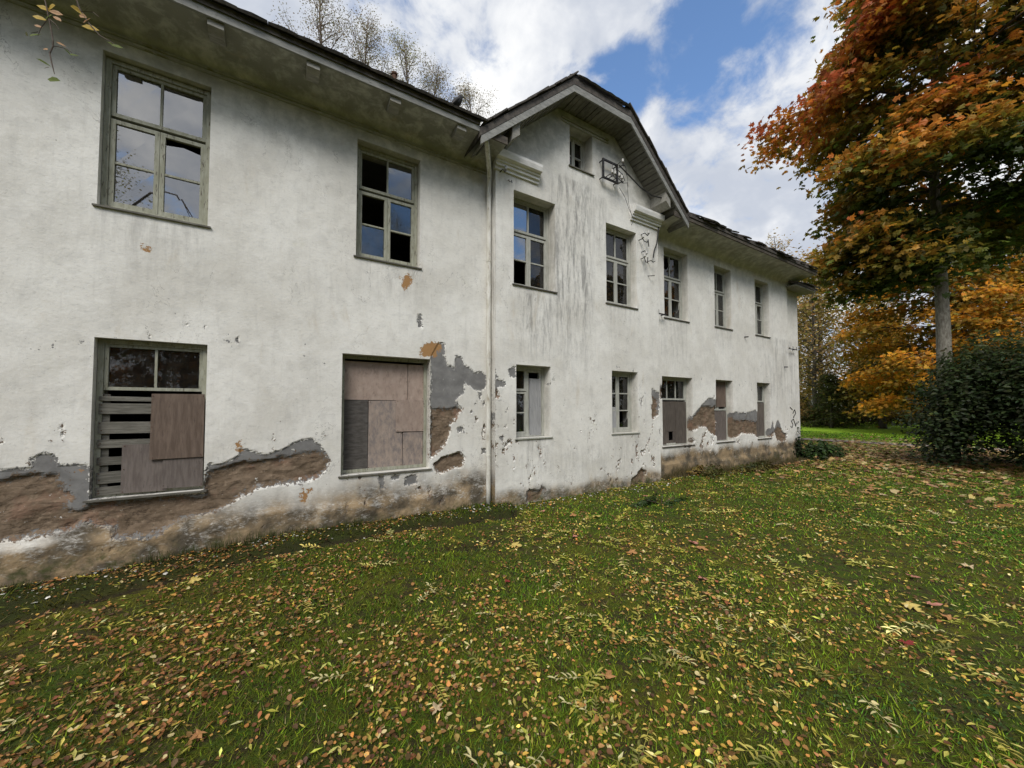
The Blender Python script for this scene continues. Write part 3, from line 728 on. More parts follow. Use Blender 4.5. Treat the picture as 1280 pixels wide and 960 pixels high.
window('G3', 0.19, M['frame_white'], [(0, 0.46, 0, 0.34, 1, 1, 'g', 0.035, 0.012), (0, 0.46, 0.35, 1, 1, 2, 'gg', 0.035, 0.012), (0.46, 1, 0, 1, 1, 1, 'n', 0.05, 0.014)],
       [(0.55, 0.90, 0.17, 0.985, 'grey_board', 0.0)], sillmat=M['frame_white'])
window('G4', 0.17, M['frame_white'], [(0, 0.46, 0, 1, 1, 3, 'ggn', 0.04, 0.012), (0.46, 1, 0, 1, 1, 3, 'ggb', 0.04, 0.012)],
       [(0.06, 0.42, 0.58, 0.96, 'grey_board', 0.02)], sillmat=M['frame_white'])
window('G5', 0.16, M['frame_white'], [(0, 1, 0, 0.33, 3, 1, 'ggg', 0.035, 0.012)],
       [(0.02, 0.30, 0.36, 0.985, 'brown_board', 0.0), (0.305, 0.60, 0.36, 0.80, 'brown_board', 0.004), (0.605, 0.97, 0.36, 0.985, 'brown_board', -0.002), (0.305, 0.38, 0.80, 0.985, 'brown_board', 0.004),
        (0.38, 0.52, 0.93, 0.985, 'brown_board', 0.004), (0.52, 0.60, 0.80, 0.985, 'brown_board', 0.004)])
window('G6', 0.16, M['frame_white'], [(0, 0.45, 0, 0.5, 1, 2, 'gn', 0.035, 0.012), (0.45, 1, 0, 0.5, 1, 1, 'n', 0.035, 0.012)],
       [(0.38, 0.93, 0.02, 0.44, 'ply_red', 0.0), (0.02, 0.92, 0.51, 0.985, 'ply_grey', 0.0)])
window('G7', 0.15, M['frame_white'], [(0, 1, 0, 0.34, 2, 1, 'gg', 0.035, 0.012)],
       [(0.02, 0.45, 0.36, 0.985, 'brown_board', 0.0), (0.455, 0.96, 0.36, 0.985, 'brown_board', 0.004)])
window('A1', 0.22, M['frame_white'], [(0, 0.5, 0, 1, 1, 2, 'gg', 0.035, 0.012), (0.5, 1, 0, 1, 1, 2, 'gn', 0.035, 0.012)], label='small attic window high in the gable')
cv = []
for i in range(13): cv.append((3.41+i*0.022, 0.16+0.012*(i % 2)))
b = MB()
for i in range(12):
    q = len(b.v); b.v += [(cv[i][0], cv[i][1], 1.25), (cv[i+1][0], cv[i+1][1], 1.25), (cv[i+1][0], cv[i+1][1], 1.98), (cv[i][0], cv[i][1], 1.98)]; b.f.append((q, q+1, q+2, q+3))
b.build('curtain', M['curtain'], house)

# slim stained downpipe in the corner of the gable section
M['pipe'] = grain_mat('stained off white pipe', (0.50, 0.48, 0.41), (0.70, 0.69, 0.64), (5, 5, 1.2), 3, 0.8, 0.3, (0.22, 0.16, 0.09), 0.52, 0, 0.25)
M['board_dark'] = grain_mat('dark eave boards', (0.13, 0.125, 0.11), (0.22, 0.21, 0.185), (5, 1.5, 5), 5, 0.85, 0.5, (0.09, 0.085, 0.07), 0.56, 0.35)  # darker tone of the eave wood for the soffit boards
# ------------------------------------------------------------------ roofs and eaves
OH = 0.60
def wing_roof(xa, xb, tag_r):
    zt = 5.955
    # roof deck, front slope and back slope
    near_wing = tag_r == 'l'
    b = MB(); b.slab([(xa, -OH-0.03, zt), (xb, -OH-0.03, zt), (xb, 4.5, zt+3.1), (xa, 4.5, zt+3.1)], -0.07)
    b.build('roof', M['tile'], house)
    b = MB(); b.slab([(xb, 9.6, zt), (xa, 9.6, zt), (xa, 4.5, zt+3.1), (xb, 4.5, zt+3.1)], -0.07)
    b.build('roof', M['tile'], house)
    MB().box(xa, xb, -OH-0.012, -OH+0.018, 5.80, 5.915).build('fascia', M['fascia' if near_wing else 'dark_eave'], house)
    cove(max(xa, -7.0) if near_wing else RIS1+0.02, 2.93 if near_wing else xb-0.02, 5.69 if near_wing else 5.60)
    if near_wing:
        for (y, z, h) in ((-0.020, 5.655, 0.020), (-0.014, 5.605, 0.018)):
            MB().box(xa, RIS0-0.005, y, 0.03, z, z+h).build('moulding', M['soffit'], house)
def cove(xa, xb, z0):
    xs_ = np.arange(xa, xb+0.05, 0.10); xs_[-1] = xb
    T = np.linspace(0, math.pi/2, 10)
    V = np.array([(x, -0.004-0.578*(1-math.cos(a_)), z0+(5.808-z0)*math.sin(a_)) for a_ in T for x in xs_])
    n_ = len(xs_); I_ = np.arange(len(V)).reshape(10, n_)
    F = np.stack([I_[:-1, :-1], I_[:-1, 1:], I_[1:, 1:], I_[1:, :-1]], -1).reshape(-1, 4)
    z_ = V[:, 2]; m_ = len(V); jj = fbm(V[:, 0]*4, V[:, 1]*6, 77, 4)
    at = dict(peel=-0.16+0.25*jj, brown=np.full(m_, -0.3), ochre=np.full(m_, -0.3), streak=np.full(m_, 0.15), mould_shade=(0.75 if z0 > 5.65 else 0.5)+0.4*sstep(z_, z0, 5.8), damp=np.full(m_, 0.0), moss=np.full(m_, 0.0))  # cove carries the same mildew and painted shade, stronger towards the fascia
    return link('soffit', np_mesh('soffit', V, np.full(len(F), 4), F.ravel(), True, None, at), M['wall'], house)
wing_roof(-7.3, 2.44, 'l')
wing_roof(7.56, 14.12, 'r')
MB().slab([(ANX-1.0, -0.30, 5.60), (15.05, -0.30, 5.60), (15.05, 4.0, 7.6), (ANX-1.0, 4.0, 7.6)], -0.07).build('roof', M['tile'], house)
MB().slab([(13.55, -0.27, 5.52), (15.0, -0.27, 5.52), (15.0, 0.3, 5.52), (13.55, 0.3, 5.52)], -0.03).build('soffit', M['eave_wood'], house)
# rafter ends under the near eave
for i, x in enumerate([-5.4+0.945*k for k in range(9)]):
    x += random.uniform(-0.03, 0.03)
    b = MB(); b.prism_x([(-OH+0.022, 5.809), (-OH+0.022, 5.735), (-OH+0.09, 5.705), (-OH+0.24, 5.725), (-OH+0.30, 5.806)], x-0.07, x+0.07)
    b.build('rafter_end', M['eave_wood'], house)
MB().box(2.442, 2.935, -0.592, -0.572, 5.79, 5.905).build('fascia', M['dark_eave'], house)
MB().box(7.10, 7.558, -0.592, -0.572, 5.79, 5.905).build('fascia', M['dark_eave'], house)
# cross gable with a clipped (half hipped) top
GZ = lambda x: 5.90+0.89*(min(x, 10-x)-2.5)
def gpt(x, y, dz=0.0): return (x, y, GZ(x)+dz)
TX0, TX1 = 4.28, 5.72
zf = GZ(TX0)
YF = -0.63
apex = (5.0, 0.20, GZ(5.0)+0.0)
MB().slab([gpt(2.44, YF), gpt(TX0, YF), apex, (5.0, 4.5, apex[2]), gpt(2.44, 4.5)], -0.12).build('roof', M['tile'], house)
MB().slab([gpt(7.56, 4.5), (5.0, 4.5, apex[2]), apex, gpt(TX1, YF), gpt(7.56, YF)], -0.12).build('roof', M['tile'], house)
MB().slab([gpt(TX0, YF), gpt(TX1, YF), apex], -0.12).build('roof', M['tile'], house)
def slope_piece(xa, xb, y0, y1, lo, hi):     # a board following the verge, vertical offsets below the roof line
    return [(xa, GZ(xa)+lo), (xb, GZ(xb)+lo), (xb, GZ(xb)+hi), (xa, GZ(xa)+hi)]
MB().prism(slope_piece(2.46, TX0, 0, 0, -0.25, -0.125), YF+0.005, YF+0.035).build('verge_board', M['fascia'], house)
MB().prism(slope_piece(TX1, 7.54, 0, 0, -0.25, -0.125), YF+0.005, YF+0.035).build('verge_board', M['fascia'], house)
MB().box(TX0, TX1, YF+0.005, YF+0.035, zf-0.25, zf-0.125).build('verge_board', M['fascia'], house)
def planks(xa, xb, n):
    for i in range(n):
        p = xa+(xb-xa)*(i+0.04)/n; q = xa+(xb-xa)*(i+0.86)/n
        dz = random.uniform(-0.006, 0.004)
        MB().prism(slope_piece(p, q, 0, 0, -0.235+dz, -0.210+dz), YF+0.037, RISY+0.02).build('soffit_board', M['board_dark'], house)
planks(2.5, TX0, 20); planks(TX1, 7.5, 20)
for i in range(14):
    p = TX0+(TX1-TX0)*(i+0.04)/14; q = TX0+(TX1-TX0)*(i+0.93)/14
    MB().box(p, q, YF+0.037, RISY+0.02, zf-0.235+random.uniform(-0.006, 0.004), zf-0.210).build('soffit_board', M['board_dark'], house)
for x in (3.10, 6.90):
    s = 1 if x < 5 else -1
    b = MB(); z = GZ(x)-0.245
    sl = 0.89*s
    b.prism([(x-0.07, z-0.07*sl-0.20), (x+0.07, z+0.07*sl-0.20), (x+0.07, z+0.07*sl), (x-0.07, z-0.07*sl)], YF+0.05, RISY+0.05)
    b.build('purlin_end', M['eave_wood'], house)
# stepped cornice returns on the gable wall and a thin moulding under the clipped top
def cornice(xa, xb):
    prof = [(RISY+0.03, 5.63), (RISY-0.03, 5.635), (RISY-0.03, 5.685), (RISY-0.065, 5.69), (RISY-0.065, 5.735), (RISY-0.09, 5.74), (RISY-0.09, 5.775), (RISY-0.15, 5.79), (RISY-0.165, 5.86), (RISY-0.165, 5.905), (RISY-0.10, 5.945), (RISY+0.03, 5.965)]
    MB().prism_x([(y, z) for y, z in prof][::-1], xa, xb).build('cornice', M['cornice'], house)
cornice(RIS0-0.03, 3.80); cornice(6.18, RIS1+0.03)
for dz, pr in ((0.0, 0.018), (0.055, 0.026)):
    MB().box(4.35, 5.55, RISY-pr, RISY+0.02, 7.10+dz-0.07, 7.10+dz-0.035).build('moulding', M['soffit'], house)
dp = MB().tube([(2.55, -0.56, 5.79), (2.62, -0.5, 5.72), (2.84, -0.16, 5.56), (2.885, -0.075, 5.48), (2.885, -0.07, 5.40), (2.885, -0.07, 2.5), (2.885, -0.07, 0.42), (2.885, -0.07, 0.08)], 0.038, 10).build('downpipe', M['pipe'], house, smooth_shade=True)
for z in (0.9, 2.5, 4.1, 5.2):
    MB().tube([(2.885, -0.07, z), (2.885, -0.07, z+0.03)], 0.043, 10).build('clip', M['pipe'], dp)
# loose tiles along the edges
TM = []
for k in range(5):
    rr = random.Random(k); b = MB()
    a = [rr.uniform(-0.012, 0.012) for _ in range(8)]
    b.v = [(-0.145+a[0], 0+a[1], 0), (0.145+a[2], 0+a[3], 0.004), (0.14, 0.36, 0.002), (-0.14, 0.36, 0), (-0.145+a[0], 0+a[1], 0.024), (0.145+a[2], a[3], 0.03), (0.14, 0.36, 0.024), (-0.14, 0.36, 0.024), (a[4], -0.012+a[5], 0.0), (a[4], -0.012+a[5], 0.034)]
    b.f = [(0, 8, 9, 4), (8, 1, 5, 9), (1, 2, 6, 5), (2, 3, 7, 6), (3, 0, 4, 7), (4, 9, 5, 6, 7), (0, 3, 2, 1, 8)]
    me = b.mesh('roof_tile'); me.materials.append(M['tile']); TM.append(me)
def tile(mat4):
    o = link('roof_tile', random.choice(TM), None, house)
    o.matrix_local = mat4; return o
pitch = math.atan(3.1/5.13)
def eave_tiles(xa, xb, step, rag, course=2):
    for c in range(course):
        x = xa+step*0.5*(1+c % 2)
        while x < xb:
            if random.random() > max(rag-0.4, 0)*0.28 or c:
                y = -OH-0.075+c*0.25+random.uniform(-0.02, 0.02)*rag; z = 5.965+(y+OH+0.03)*3.1/5.13+0.012*c
                m = Matrix.Translation((x+random.uniform(-.01, .01), y, z+random.uniform(0, 0.014)*rag)) @ Matrix.Rotation(random.gauss(0, 0.035)*rag, 4, 'Z') @ Matrix.Rotation(pitch+random.gauss(0, 0.04)*rag, 4, 'X') @ Matrix.Rotation(random.gauss(0, 0.03)*rag, 4, 'Y')
                tile(m)
            x += step
eave_tiles(-3.2, 2.45, 0.272, 0.3, 1)
eave_tiles(7.5, 14.1, 0.285, 1.6, 2)
slope = math.atan(0.89)
for side in (0, 1):
    n = 13
    for i in range(n):
        for c in (0, 1):
            t = (i+0.3)/n*0.95
            x = 2.48+(TX0-2.48)*t if side == 0 else 7.52+(TX1-7.52)*t
            y = YF-0.03+0.14+c*0.27
            sg = 1 if side == 0 else -1
            # tile lies on the slope: its length runs up the slope (x), its width along Y
            m = Matrix.Translation((x, y, GZ(x)+0.012+random.uniform(0, 0.02))) @ Matrix.Rotation(-sg*slope-sg*random.gauss(0.03, 0.03), 4, 'Y') @ Matrix.Rotation(-sg*math.pi/2+random.gauss(0, 0.03), 4, 'Z')
            tile(m)
for i in range(6):
    x = TX0+0.12+(TX1-TX0-0.24)*(i+0.5)/6
    tile(Matrix.Translation((x, YF-0.04, zf+0.012+random.uniform(0, 0.012))) @ Matrix.Rotation(0.7, 4, 'X'))
for i in range(4):
    tile(Matrix.Translation((14.25+i*0.24, -0.34, 5.61+random.uniform(0, .012))) @ Matrix.Rotation(0.43, 4, 'X') @ Matrix.Rotation(random.gauss(0, .04), 4, 'Z'))
# chimney of individual bricks on the near roof, and a thin rusty flue
core = MB().box(-1.50, -1.10, 1.62, 2.02, 6.9, 9.2).build('chimney', M['inner'], house)
bk = MB().box(-0.12, 0.12, -0.055, 0.055, -0.033, 0.033).mesh('brick'); bk.materials.append(M['chimney'])
for r_ in range(20):
    z = 7.62+r_*0.076
    off = 0.0 if r_ % 2 else 0.06
    for (cx, cy, rz) in ((-1.43+off, 1.60, 0), (-1.175+off, 1.60, 0), (-1.08, 1.71+off, math.pi/2), (-1.08, 1.95+off, math.pi/2), (-1.52, 1.71+off, math.pi/2), (-1.52, 1.95+off, math.pi/2), (-1.43+off, 2.05, 0), (-1.175+off, 2.05, 0)):
        o = link('brick', bk, None, core); o.location = (cx, cy, z); o.rotation_euler = (random.gauss(0, .01), 0, rz+random.gauss(0, .015))
MB().tube([(1.70, 1.5, 6.9), (1.70, 1.5, 7.55), (1.70, 1.5, 7.95)], [0.045, 0.045, 0.043], 10).tube([(1.70, 1.5, 7.95), (1.70, 1.5, 7.98)], [0.06, 0.06], 10).build('flue_pipe', M['rust'], house)

# ------------------------------------------------------------------ iron fittings on the wall
def hook_bm(b, x, y, z, s=1.0, flip=1):
    b.tube([(x, y+0.03, z), (x, y-0.09*s, z), (x+0.01*flip, y-0.12*s, z-0.02*s), (x+0.015*flip, y-0.13*s, z-0.05*s), (x+0.03*flip, y-0.13*s, z-0.06*s), (x+0.05*flip, y-0.125*s, z-0.03*s), (x+0.05*flip, y-0.125*s, z+0.02*s)], 0.009*s, 6)
def insulator(par, x, y, z):
    b = MB(); b.tube([(x, y, z), (x, y, z+0.02), (x, y, z+0.03), (x, y, z+0.06), (x, y, z+0.075)], [0.024, 0.028, 0.018, 0.024, 0.012], 9)
    return b.build('insulator', M['porcelain'], par, smooth_shade=True)
fr = props(empty('iron_wire_frame', (5.50, RISY-0.10, 6.40)), 'square black iron frame with insulator hooks fixed beside the attic window', 'wire frame')
b = MB()
for a in ((-0.21, -0.175, -0.20, 0.20), (0.175, 0.21, -0.20, 0.20)): b.box(a[0], a[1], -0.015, 0.015, a[2], a[3])
b.box(-0.174, 0.174, -0.014, 0.014, 0.165, 0.199); b.box(-0.174, 0.174, -0.014, 0.014, -0.199, -0.165)
b.build('frame', M['iron'], fr)
b = MB()
for sx in (-0.19, 0.19):
    for sz in (-0.17, 0.17): b.tube([(sx, 0.0, sz), (sx, 0.14, sz)], 0.012, 6)
b.build('stay', M['iron'], fr)
for x, z in ((-0.02, -0.14), (0.10, -0.14), (-0.10, -0.14), (0.25, -0.17), (0.28, 0.18)):
    b = MB(); hook_bm(b, x, 0.0, z, 0.9, 1 if x < 0.2 else -1); b.build('hook', M['iron'], fr)
    insulator(fr, x+(0.04 if x < .2 else -0.04), -0.11, z+0.02)
b = MB(); b.tube([(0.19, -0.02, 0.19), (0.24, -0.05, 0.25), (0.33, -0.05, 0.24), (0.42, -0.03, 0.19), (0.47, 0.0, 0.07)], 0.006, 5); b.tube([(0.05, -0.02, 0.18), (0.03, -0.03, 0.05), (0.06, -0.03, -0.12)], 0.006, 5); b.tube([(0.19, 0.0, 0.1), (0.30, -0.04, 0.02), (0.36, -0.05, -0.10), (0.30, -0.05, -0.16), (0.24, -0.03, -0.12)], 0.007, 5); b.tube([(0.2, 0.02, -0.15), (0.33, -0.04, -0.16), (0.47, -0.02, -0.10), (0.55, 0.03, -0.12)], 0.006, 5); b.tube([(0.42, -0.03, 0.19), (0.5, 0.0, 0.0), (0.52, 0.02, -0.2), (0.55, 0.02, -0.5), (0.62, 0.0, -0.75)], 0.004, 5); b.build('loose_wire', M['iron'], fr)
props(MB().tube([(5.71, -0.32, 6.57), (5.95, -0.36, 6.42), (6.25, -0.40, 6.24), (6.55, -0.44, 6.14), (6.86, -0.47, 6.16)], 0.013, 6).build('power_cable', M['iron']), 'thick black cable sagging from the iron frame to the gable eave beam', 'cable')
props(MB().tube([(5.80, -0.24, 6.18), (5.98, -0.22, 6.05), (6.12, -0.22, 5.80), (6.16, -0.30, 5.60), (6.17, -0.22, 5.50)], 0.005, 5).build('thin_wire', M['iron']), 'thin loose wire hanging from the frame across the right cornice', 'wire')
props(MB().tube([(7.08, -0.22, 5.84), (7.03, -0.22, 5.55), (6.97, -0.23, 5.30), (6.93, -0.23, 5.22), (6.86, -0.24, 5.10), (6.83, -0.24, 4.95)], 0.013, 6).build('drop_cable', M['iron']), 'black cable dropping from the gable eave corner down the wall edge', 'cable')
def bracket(loc, n, lab, shape):
    t = props(empty('insulator_bracket', loc), lab, 'wall bracket', 'iron brackets fixed to the facade')
    shape(t); return t
def sh_pair(t):
    b = MB(); b.tube([(0, 0.05, 0.10), (0.0, -0.10, 0.10), (0.02, -0.12, 0.06), (0.06, -0.12, 0.05), (0.10, -0.11, 0.10)], 0.01, 6)
    b.tube([(-0.08, 0.05, -0.04), (-0.08, -0.10, -0.04), (-0.04, -0.12, -0.10), (0.04, -0.12, -0.10), (0.10, -0.10, -0.02), (0.17, -0.06, -0.14)], 0.01, 6)
    b.tube([(0.0, 0.05, -0.28), (0.0, -0.09, -0.28), (0.02, -0.11, -0.33)], 0.01, 6); b.build('hook', M['iron'], t)
    insulator(t, 0.10, -0.11, 0.10); insulator(t, 0.02, -0.11, -0.36); insulator(t, -0.08, -0.11, -0.03)
bracket((6.52, RISY, 5.30), 3, 'twisted iron hooks with insulators just below the right cornice return', sh_pair)
def sh_low(t):
    b = MB(); b.tube([(-0.10, 0.05, 0.02), (-0.10, -0.09, 0.02), (-0.08, -0.11, -0.08), (-0.03, -0.11, -0.09), (0.0, -0.10, 0.04)], 0.01, 6)
    b.tube([(0.12, 0.05, 0.02), (0.12, -0.09, 0.0), (0.17, -0.10, -0.03), (0.26, -0.08, 0.02)], 0.009, 6)
    b.tube([(0.10, 0.05, -0.30), (0.16, -0.08, -0.32), (0.24, -0.08, -0.30)], 0.008, 6); b.build('hook', M['iron'], t)
    insulator(t, -0.10, -0.10, 0.03)
bracket((6.60, RISY, 4.85), 3, 'small iron hooks below the dropping cable at the gable wall edge', sh_low)
def sh_rail(t):
    b = MB(); b.box(-0.26, 0.26, -0.11, -0.085, -0.012, 0.012)
    b.tube([(-0.2, 0.05, 0), (-0.2, -0.1, 0)], 0.012, 6); b.tube([(0.2, 0.05, 0), (0.2, -0.1, 0)], 0.012, 6); b.build('bar', M['iron'], t)
    b = MB()
    for x in (-0.24, 0.0, 0.25): b.tube([(x, -0.098, 0.0), (x, -0.098, 0.09)], 0.009, 6)
    b.build('pin', M['iron'], t)
    insulator(t, -0.24, -0.098, 0.03)
bracket((7.18, 0, 3.80), 3, 'iron bar with three upright pins on the wall left of a far upper window', sh_rail)
bracket((13.98, ANY, 3.56), 3, 'iron bar with three upright pins on the narrow end wall', sh_rail)
def sh_corner(t):
    b = MB(); hook_bm(b, 0, 0, 0.04, 0.9); b.build('hook', M['iron'], t); insulator(t, 0.045, -0.11, 0.03)
bracket((3.03, RISY, 5.57), 1, 'single iron hook under the left cornice return', sh_corner)
b = MB()
for x, z in ((3.19, 5.52), (3.24, 5.52)): b.tube([(x, RISY+0.03, z), (x, RISY-0.03, z), (x+0.005, RISY-0.035, z-0.04)], 0.006, 5)
props(b.build('wall_nails', M['iron']), 'pair of bent iron nails in the wall beside the hook under the left cornice', 'nails')
props(MB().tube([(13.70, ANY-0.02, 5.0), (13.70, ANY-0.02, 4.2), (13.71, ANY-0.02, 3.60)], 0.016, 6).build('conduit', M['iron']), 'thin dark conduit running down the narrow end wall', 'conduit')
for (x, z, lb) in ((11.0, 3.66, 'small iron spike in the wall under the second last upper window'), (13.3, 2.95, 'small iron spike in the wall near its far end')):
    props(MB().tube([(x, 0.04, z), (x, -0.10, z-0.01)], [0.022, 0.016], 6).build('wall_spike', M['iron']), lb, 'spike')
# black spray squiggle on the end wall
def scrawl(pts, r=0.014):
    b = MB(); b.tube([(x, ANY-0.006, z) for x, z in pts], r, 4); return b
props(scrawl([(14.05, 1.62), (13.85, 1.72), (13.78, 1.55), (13.80, 1.30), (13.86, 1.10), (14.0, 1.05), (14.06, 1.15), (13.95, 1.25), (14.10, 1.32), (14.18, 1.20), (14.25, 1.08), (14.3, 1.2)]).tube([(x, ANY-0.006, z) for x, z in [(14.08, 1.50), (14.2, 1.62), (14.28, 1.50), (14.16, 1.42), (14.10, 1.36)]], 0.014, 4).build('graffiti', M['iron']), 'black spray painted scrawl low on the narrow end wall', 'graffiti')

# ------------------------------------------------------------------ bird on the near eave
bird = props(empty('black_bird', (2.07, -0.58, 6.0)), 'dark bird perched on the near roof edge beside the gable', 'bird')
b = MB()
bp = [(-0.075, 0.0, 0.015), (-0.055, 0, 0.035), (-0.02, 0, 0.07), (0.02, 0.0, 0.115), (0.045, 0, 0.15), (0.06, 0, 0.18), (0.068, 0, 0.205), (0.066, 0, 0.225)]
b.tube(bp, [0.012, 0.034, 0.054, 0.058, 0.048, 0.036, 0.032, 0.012], 12)
b.build('body', M['iron'], bird, smooth_shade=True)
MB().tube([(0.088, 0, 0.207), (0.11, 0, 0.20), (0.125, 0, 0.193)], [0.012, 0.007, 0.001], 6).build('beak', M['iron'], bird)
MB().slab([(-0.06, -0.018, 0.03), (-0.14, -0.026, -0.045), (-0.14, 0.026, -0.045), (-0.06, 0.018, 0.03)], 0.01).build('tail', M['iron'], bird)
for s in (-1, 1):
    MB().tube([(0.04, s*0.045, 0.14), (0.0, s*0.056, 0.09), (-0.06, s*0.045, 0.025), (-0.11, s*0.02, -0.02)], [0.014, 0.024, 0.018, 0.004], 6).build('wing', M['iron'], bird, smooth_shade=True)
    MB().tube([(0.01, s*0.02, 0.07), (0.015, s*0.02, 0.02), (0.02, s*0.02, -0.015)], 0.006, 5).build('leg', M['iron'], bird)
bird.rotation_euler = (0, 0, R(-18))

# ------------------------------------------------------------------ ground
def ground_material():
    m, t, p, _ = new_mat('mossy lawn soil')
    v = coords(t)
    a = noise_n(t, v, 1.1, 5, 0.6, 0.3); f = noise_n(t, v, 9, 6, 0.68); h = noise_n(t, v, 45, 5, 0.7)
    c = mixc(t, smooth(t, a, 0.36, 0.62), (0.10, 0.10, 0.012), (0.045, 0.075, 0.010))
    c = mixc(t, smooth(t, f, 0.44, 0.60, 0, 0.9), c, (0.042, 0.03, 0.018))
    c = mixc(t, smooth(t, h, 0.45, 0.7, 0, 0.6), c, (0.11, 0.105, 0.022))
    s = t.nodes.new('ShaderNodeSeparateXYZ'); t.links.new(v, s.inputs[0])
    far = smooth(t, s.outputs[0], 17, 26)
    dt = t.nodes.new('ShaderNodeAttribute'); dt.attribute_name = 'bare'
    dk = t.nodes.new('ShaderNodeAttribute'); dk.attribute_name = 'moss'
    c = mixc(t, dk.outputs['Fac'], c, (0.03, 0.035, 0.011))
    c = mixc(t, dt.outputs['Fac'], c, (0.03, 0.022, 0.015))
    c = mixc(t, far, c, (0.22, 0.36, 0.025))  # sunlit look of the far lawn painted as a brighter green
    t.links.new(c, p.inputs['Base Color']); p.inputs['Roughness'].default_value = 0.95; p.inputs['Specular IOR Level'].default_value = 0.1
    bump(t, p, mnode(t, 'ADD', f, h), 0.8, 0.03)
    return m
M['ground'] = ground_material()
xs = np.concatenate([np.linspace(-900, -9, 12), np.arange(-8.6, -2.6, 0.25), np.arange(-2.6, 4.0, 0.055), np.arange(4.0, 16, 0.14), np.arange(16, 46, 1.0), np.linspace(48, 1200, 14)])
ys = np.concatenate([np.linspace(-900, -16, 12), np.arange(-14, -6.2, 0.5), np.arange(-6.2, -1.2, 0.11), np.arange(-1.2, 0.6, 0.045), np.linspace(1.0, 12, 8), np.linspace(16, 60, 10), np.linspace(90, 1200, 10)])
X, Y = np.meshgrid(xs, ys)
Z = ground_h(X, Y)
V = np.stack([X, Y, Z], -1).reshape(-1, 3)
ny, nx = X.shape
I = np.arange(ny*nx).reshape(ny, nx)
F = np.stack([I[:-1, :-1], I[:-1, 1:], I[1:, 1:], I[1:, :-1]], -1).reshape(-1, 4)
e = edge_line(X)+0.12*fbm(X*3.0, X*0+1.5, 9, 4)
bare = 0.9*np.exp(-((Y-(e-0.045))/0.045)**2)*(X < 3.25)
bare = np.maximum(bare, np.exp(-((X-2.0)/0.35)**2-((Y+1.33)/0.15)**2))
bare = np.maximum(bare, 0.7*sstep(Y, -0.22, -0.02)*(X < 14.6))
gme = np_mesh('lawn', V, np.full(len(F), 4), F.ravel(), True, None, {'bare': np.clip(bare, 0, 1).ravel(), 'moss': (sstep(Y, e-0.1, e+0.05)*(X < 3.3)*0.85).ravel()})
props(link('lawn', gme, M['ground']), kind='structure')
# leaf strewn gravel path crossing beyond the house
M['path'] = grain_mat('pale gravel path', (0.26, 0.22, 0.18), (0.36, 0.31, 0.26), (1, 1, 1), 3, 0.95, 0.5, (0.2, 0.13, 0.06), 0.55)
b = MB()
P0, P1 = Vector((23.2, 13.0)), Vector((25.5, -26.0))
n = 60
for i in range(n+1):
    c = P0.lerp(P1, i/n); wv = 0.7+0.12*math.sin(i*0.9)
    b.v += [(c.x-wv, c.y, float(ground_h(c.x-wv, c.y))+0.03), (c.x+wv, c.y, float(ground_h(c.x+wv, c.y))+0.03)]
for i in range(n): b.f.append((2*i, 2*i+1, 2*i+3, 2*i+2))
props(b.build('path', M['path']), kind='structure')

# ------------------------------------------------------------------ leaf shapes and scattering
def rots(yaw, tilt, tdir):
    """local frames: z is the leaf normal tilted by tilt towards tdir, x turned by yaw"""
    nrm = np.stack([np.sin(tilt)*np.cos(tdir), np.sin(tilt)*np.sin(tdir), np.cos(tilt)], -1)
    x = np.stack([np.cos(yaw), np.sin(yaw), np.zeros_like(yaw)], -1)
    x = x-nrm*np.sum(x*nrm, -1, keepdims=True); x /= np.linalg.norm(x, axis=-1, keepdims=True)+1e-9
    y = np.cross(nrm, x)
    return np.stack([x, y, nrm], 1)       # (n,3,3): rows are axes
def scatter_mesh(name, shape, faces, pos, rot, scale, cols):
    shape = np.asarray(shape, float); n = len(pos); k = len(shape)
    V = np.einsum('ka,nab->nkb', shape, rot)*np.asarray(scale).reshape(-1, 1, 1)+pos[:, None, :]
    sizes = np.tile([len(f) for f in faces], n)
    fl = np.array([i for f in faces for i in f])
    idx = (fl[None, :]+np.arange(n)[:, None]*k).ravel()
    c = np.repeat(cols, k, 0)
    return np_mesh(name, V.reshape(-1, 3), sizes, idx, False, c)
LEAF_OVAL = ([(-0.5, 0, 0), (-0.15, 0.27, 0.05), (0.2, 0.22, 0.04), (0.5, 0, -0.03), (0.2, -0.22, 0.05), (-0.15, -0.27, 0.04)], [(0, 3, 2, 1), (0, 5, 4, 3)])
LEAF_LONG = ([(-0.5, 0, 0), (-0.1, 0.15, 0.03), (0.5, 0, -0.04), (-0.1, -0.15, 0.03)], [(0, 2, 1), (0, 3, 2)])
def maple_shape():
    pts = []
    for k, (ang, r) in enumerate([(-150, 0.22), (-118, 0.40), (-88, 0.20), (-62, 0.52), (-35, 0.24), (-18, 0.42), (0, 0.62), (18, 0.42), (35, 0.24), (62, 0.52), (88, 0.20), (118, 0.40), (150, 0.22), (180, 0.1)]):
        pts.append((r*math.cos(R(ang)), r*math.sin(R(ang)), -0.10*r+0.06*math.sin(k*2.1)))
    pts.append((0, 0, 0.0))
    n = len(pts)-1
    return pts, [(n, i, (i+1) % n) for i in range(n)]
MAPLE = maple_shape()
LEAF_MAPLE5 = ([(-0.45, 0, 0), (-0.2, 0.45, -0.05), (0.05, 0.2, 0.03), (0.2, 0.5, -0.05), (0.25, 0.15, 0.03), (0.6, 0, -0.06), (0.25, -0.15, 0.03), (0.2, -0.5, -0.05), (0.05, -0.2, 0.03), (-0.2, -0.45, -0.05)],
               [(0, 2, 1), (0, 4, 3, 2), (0, 6, 5, 4), (0, 8, 7, 6), (0, 9, 8)])

